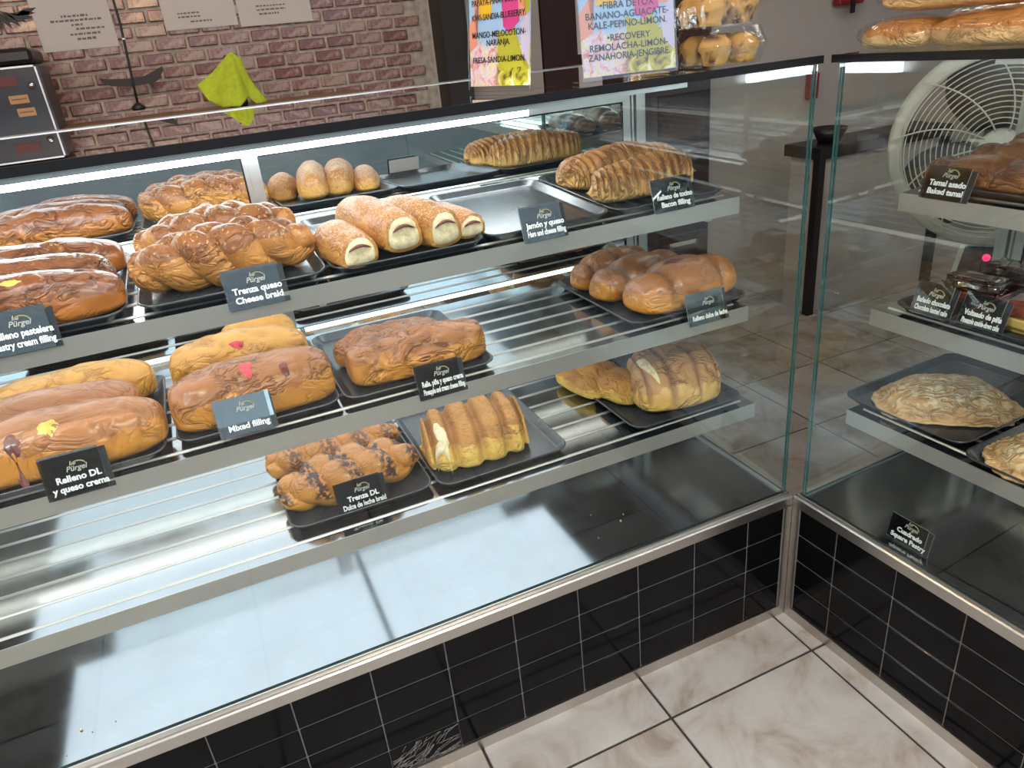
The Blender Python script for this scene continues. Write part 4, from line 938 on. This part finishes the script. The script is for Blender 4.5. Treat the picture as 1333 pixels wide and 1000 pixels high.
tag(MB().lathe([(.001, 0), (.036, 0), (.038, .01), (.038, .13), (.018, .165), (.014, .195), (.001, .196)], (-.905, 2.235, 1.326), 20).build('dark_bottle', MT['blackpl']), 'dark bottle hidden under the lime green cloth', 'bottle')
# notices on the wall
def notice(x0, x1, z0, z1, label, lines, rot=0):
    R = empty('wall_notice', ((x0+x1)/2, WY-.012, (z0+z1)/2), 0, label, 'notice', 'paper notices on the brick wall'); R.rotation_euler = (0, rot, 0)
    hw, hh = (x1-x0)/2, (z1-z0)/2
    MB().box(-hw, hw, -.001, .001, -hh, hh).build('paper', MT['paper'], R)
    random.seed(int(abs(x0)*1000))
    for (lx0, lx1, lz, lh) in lines:
        x = lx0*hw
        mb = MB()
        while x < lx1*hw:
            l = random.uniform(.006, .018); mb.box(x, min(x+l, lx1*hw), -.0016, -.001, lz*hh-lh, lz*hh+lh*random.uniform(.6, 1.2)); x += l+.004
        o = mb.build('printed_line', MT['ink'], R); o['kind'] = 'stuff'
    return R
notice(-1.570, -1.290, 1.600, 1.86, 'white paper notice with lines of text above the machine', [(-.3, .4, -.05, .004), (-.6, .75, -.17, .004), (-.1, .2, -.30, .0035), (.0, .75, -.42, .0035), (-.2, .6, -.56, .004), (-.05, .45, -.70, .0045)])
notice(-1.095, -.800, 1.640, 1.86, 'white paper notice with a framed paragraph, middle of the three', [(-.6, .0, -.45, .003), (-.6, .0, -.58, .003), (-.3, .3, -.75, .0035)])
notice(-.790, -.475, 1.630, 1.86, 'white paper notice near the dark post, rightmost of the three', [(-.5, .3, -.35, .003), (-.5, .3, -.48, .003), (-.45, .1, -.62, .0035)])
lf = MB()
for k in range(7):
    a = -.9+k*.28; c_ = Vector((-1.70+.012*k, WY-.012, 1.775-.006*k)); d = Vector((math.cos(a-.5), 0, math.sin(a-.5)))*.085; n_ = Vector((-d.z, 0, d.x))*.14
    lf.add([tuple(c_), tuple(c_+d*.5+n_), tuple(c_+d), tuple(c_+d*.5-n_)], [(0, 1, 2, 3)], 0)
me = lf.mesh('leaf_decal'); o = link('leaf_decal', me, MT['darkcol']); md = o.modifiers.new('t', 'SOLIDIFY'); md.thickness = .002
tag(o, 'dark fern leaf decal on the brick wall at the top left corner', 'decal')

# fan
FC0 = Vector((1.114, .385, 1.042)); dirv = (CP-FC0); an = math.atan2(dirv.y, dirv.x)
fn = empty('pedestal_fan', (FC0.x, FC0.y, 0), an-PI/2+PI, 'cream pedestal fan with round grille behind the corner of the cases', 'fan')
# local: -y faces the camera
RR = .298; zc = FC0.z
ring = MB()
for (rad, yy) in ((RR, -.03),):
    prof = [(RR-.035, -.050), (RR, -.055), (RR+.012, -.02), (RR+.008, .05), (RR-.012, .052), (RR-.02, -.03), (RR-.035, -.042), (RR-.035, -.050)]
    ring.lathe(prof, (0, 0, zc), 64, axis='y')
ring.build('outer_ring', MT['fanw'], fn)
gl = MB()
for q in range(14):
    r = .075+q*.0150
    gl.tube([(r*math.cos(2*PI*t/56), -.070-.02*(1-(r/RR)**2), zc+r*math.sin(2*PI*t/56)) for t in range(57)], .0020, 5, cap=False)
gl.build('grille_rings', MT['fanw'], fn)['kind'] = 'stuff'
me = None
for q in range(10):
    pts = []
    for t in range(12):
        r = .05+(RR-.09+.04)*t/11; a = .55*(t/11); pts.append((r*math.cos(a), -.074-.02*(1-(r/RR)**2), r*math.sin(a)))
    if me is None: me = MB().tube(pts, .0024, 5).mesh('grille_spoke'); me.materials.append(MT['fanw'])
    o = bpy.data.objects.new('grille_spoke', me); COL.objects.link(o); o.parent = fn; o.location = (0, 0, zc); o.rotation_euler = (0, 2*PI*q/10, 0)
MB().lathe([(.001, -.105), (.045, -.103), (.058, -.090), (.058, -.072)], (0, 0, zc), 28, axis='y').build('hub_cap', MT['fanw'], fn)
for q in range(3):
    b_ = MB(); n1 = 8; vs = []
    for t in range(n1+1):
        r = .05+.25*t/n1; wd = .05+.09*math.sin(PI*min(1, t/n1*.8+.1)); tw = .5-.3*t/n1
        for s_ in (-1, 1): vs.append((r, s_*wd*math.sin(tw)*.6, s_*wd*math.cos(tw)))
    b_.add(vs, [(2*t, 2*t+1, 2*t+3, 2*t+2) for t in range(n1)], 0, True)
    me = b_.mesh('blade'); o = link('blade', me, MT['fand'], fn, (0, 0, zc)); o.rotation_euler = (0, 2*PI*q/3+.3, 0); md = o.modifiers.new('t', 'SOLIDIFY'); md.thickness = .004
MB().cbox(-.05, .05, .06, .20, zc-.07, zc+.07, .02).build('motor_housing', MT['fanw'], fn)
nk = MB().prism([(-.075, zc-RR-.12), (.075, zc-RR-.12), (.055, zc-RR+.02), (-.055, zc-RR+.02)], 'y', -.04, .04).build('control_box', MT['fanw'], fn)
MB().prism([(-.06, zc-RR-.105), (.06, zc-RR-.105), (.045, zc-RR-.01), (-.045, zc-RR-.01)], 'y', -.044, -.040).build('control_panel', MT['navy'], nk)
MB().lathe([(.001, -.052), (.010, -.052), (.012, -.044)], (.018, 0, zc-RR-.045), 14, axis='y').build('red_button', MT['pinkled'], nk)
MB().lathe([(.055, zc-RR-.12), (.032, zc-RR-.20), (.024, zc-RR-.26), (.024, .03), (.20, .025), (.20, 0)], (0, 0, 0), 24).build('stand', MT['fanw'], fn)

# black desk, red holder behind
dk = empty('black_desk', (1.62, 1.6, 0), 0, 'black framed grey desk behind the gap between the two cases', 'desk')
MB().box(0, .9, 0, .24, .80, .855).build('desk_top', MT['blackpl'], dk)
MB().box(.03, .87, .04, .22, .0, .80).build('grey_body', MT['wallgrey'], dk)
mb = MB()
for x0, y0 in ((0, 0), (.86, 0)): MB().box(x0, x0+.04, y0, y0+.04, 0, .80).build('leg', MT['blackpl'], dk)
bw_ = MB().lathe([(.001, 0), (.05, 0), (.085, .07), (.080, .07), (.045, .006), (.001, .006)], (1.78, 1.71, .8555), 24).build('black_bowl', MT['blackpl']); tag(bw_, 'small black bowl on the black desk seen between the cases', 'bowl')
rh = empty('wall_extinguisher_holder', (2.72, WY-.01, 1.46), 0, 'red wall box with black bracket on the grey wall at the top', 'holder')
MB().cbox(-.10, .10, -.06, 0, 0, .22, .008).build('red_body', MT['red'], rh); MB().box(-.015, .015, -.07, -.06, -.05, .22).build('black_bracket', MT['blackpl'], rh)
tag(MB().cbox(2.46, 2.53, WY-.05, WY-.001, .95, 1.10, .006).build('red_switch_box', MT['red']), 'small red box on the grey wall seen above the black desk', 'box')
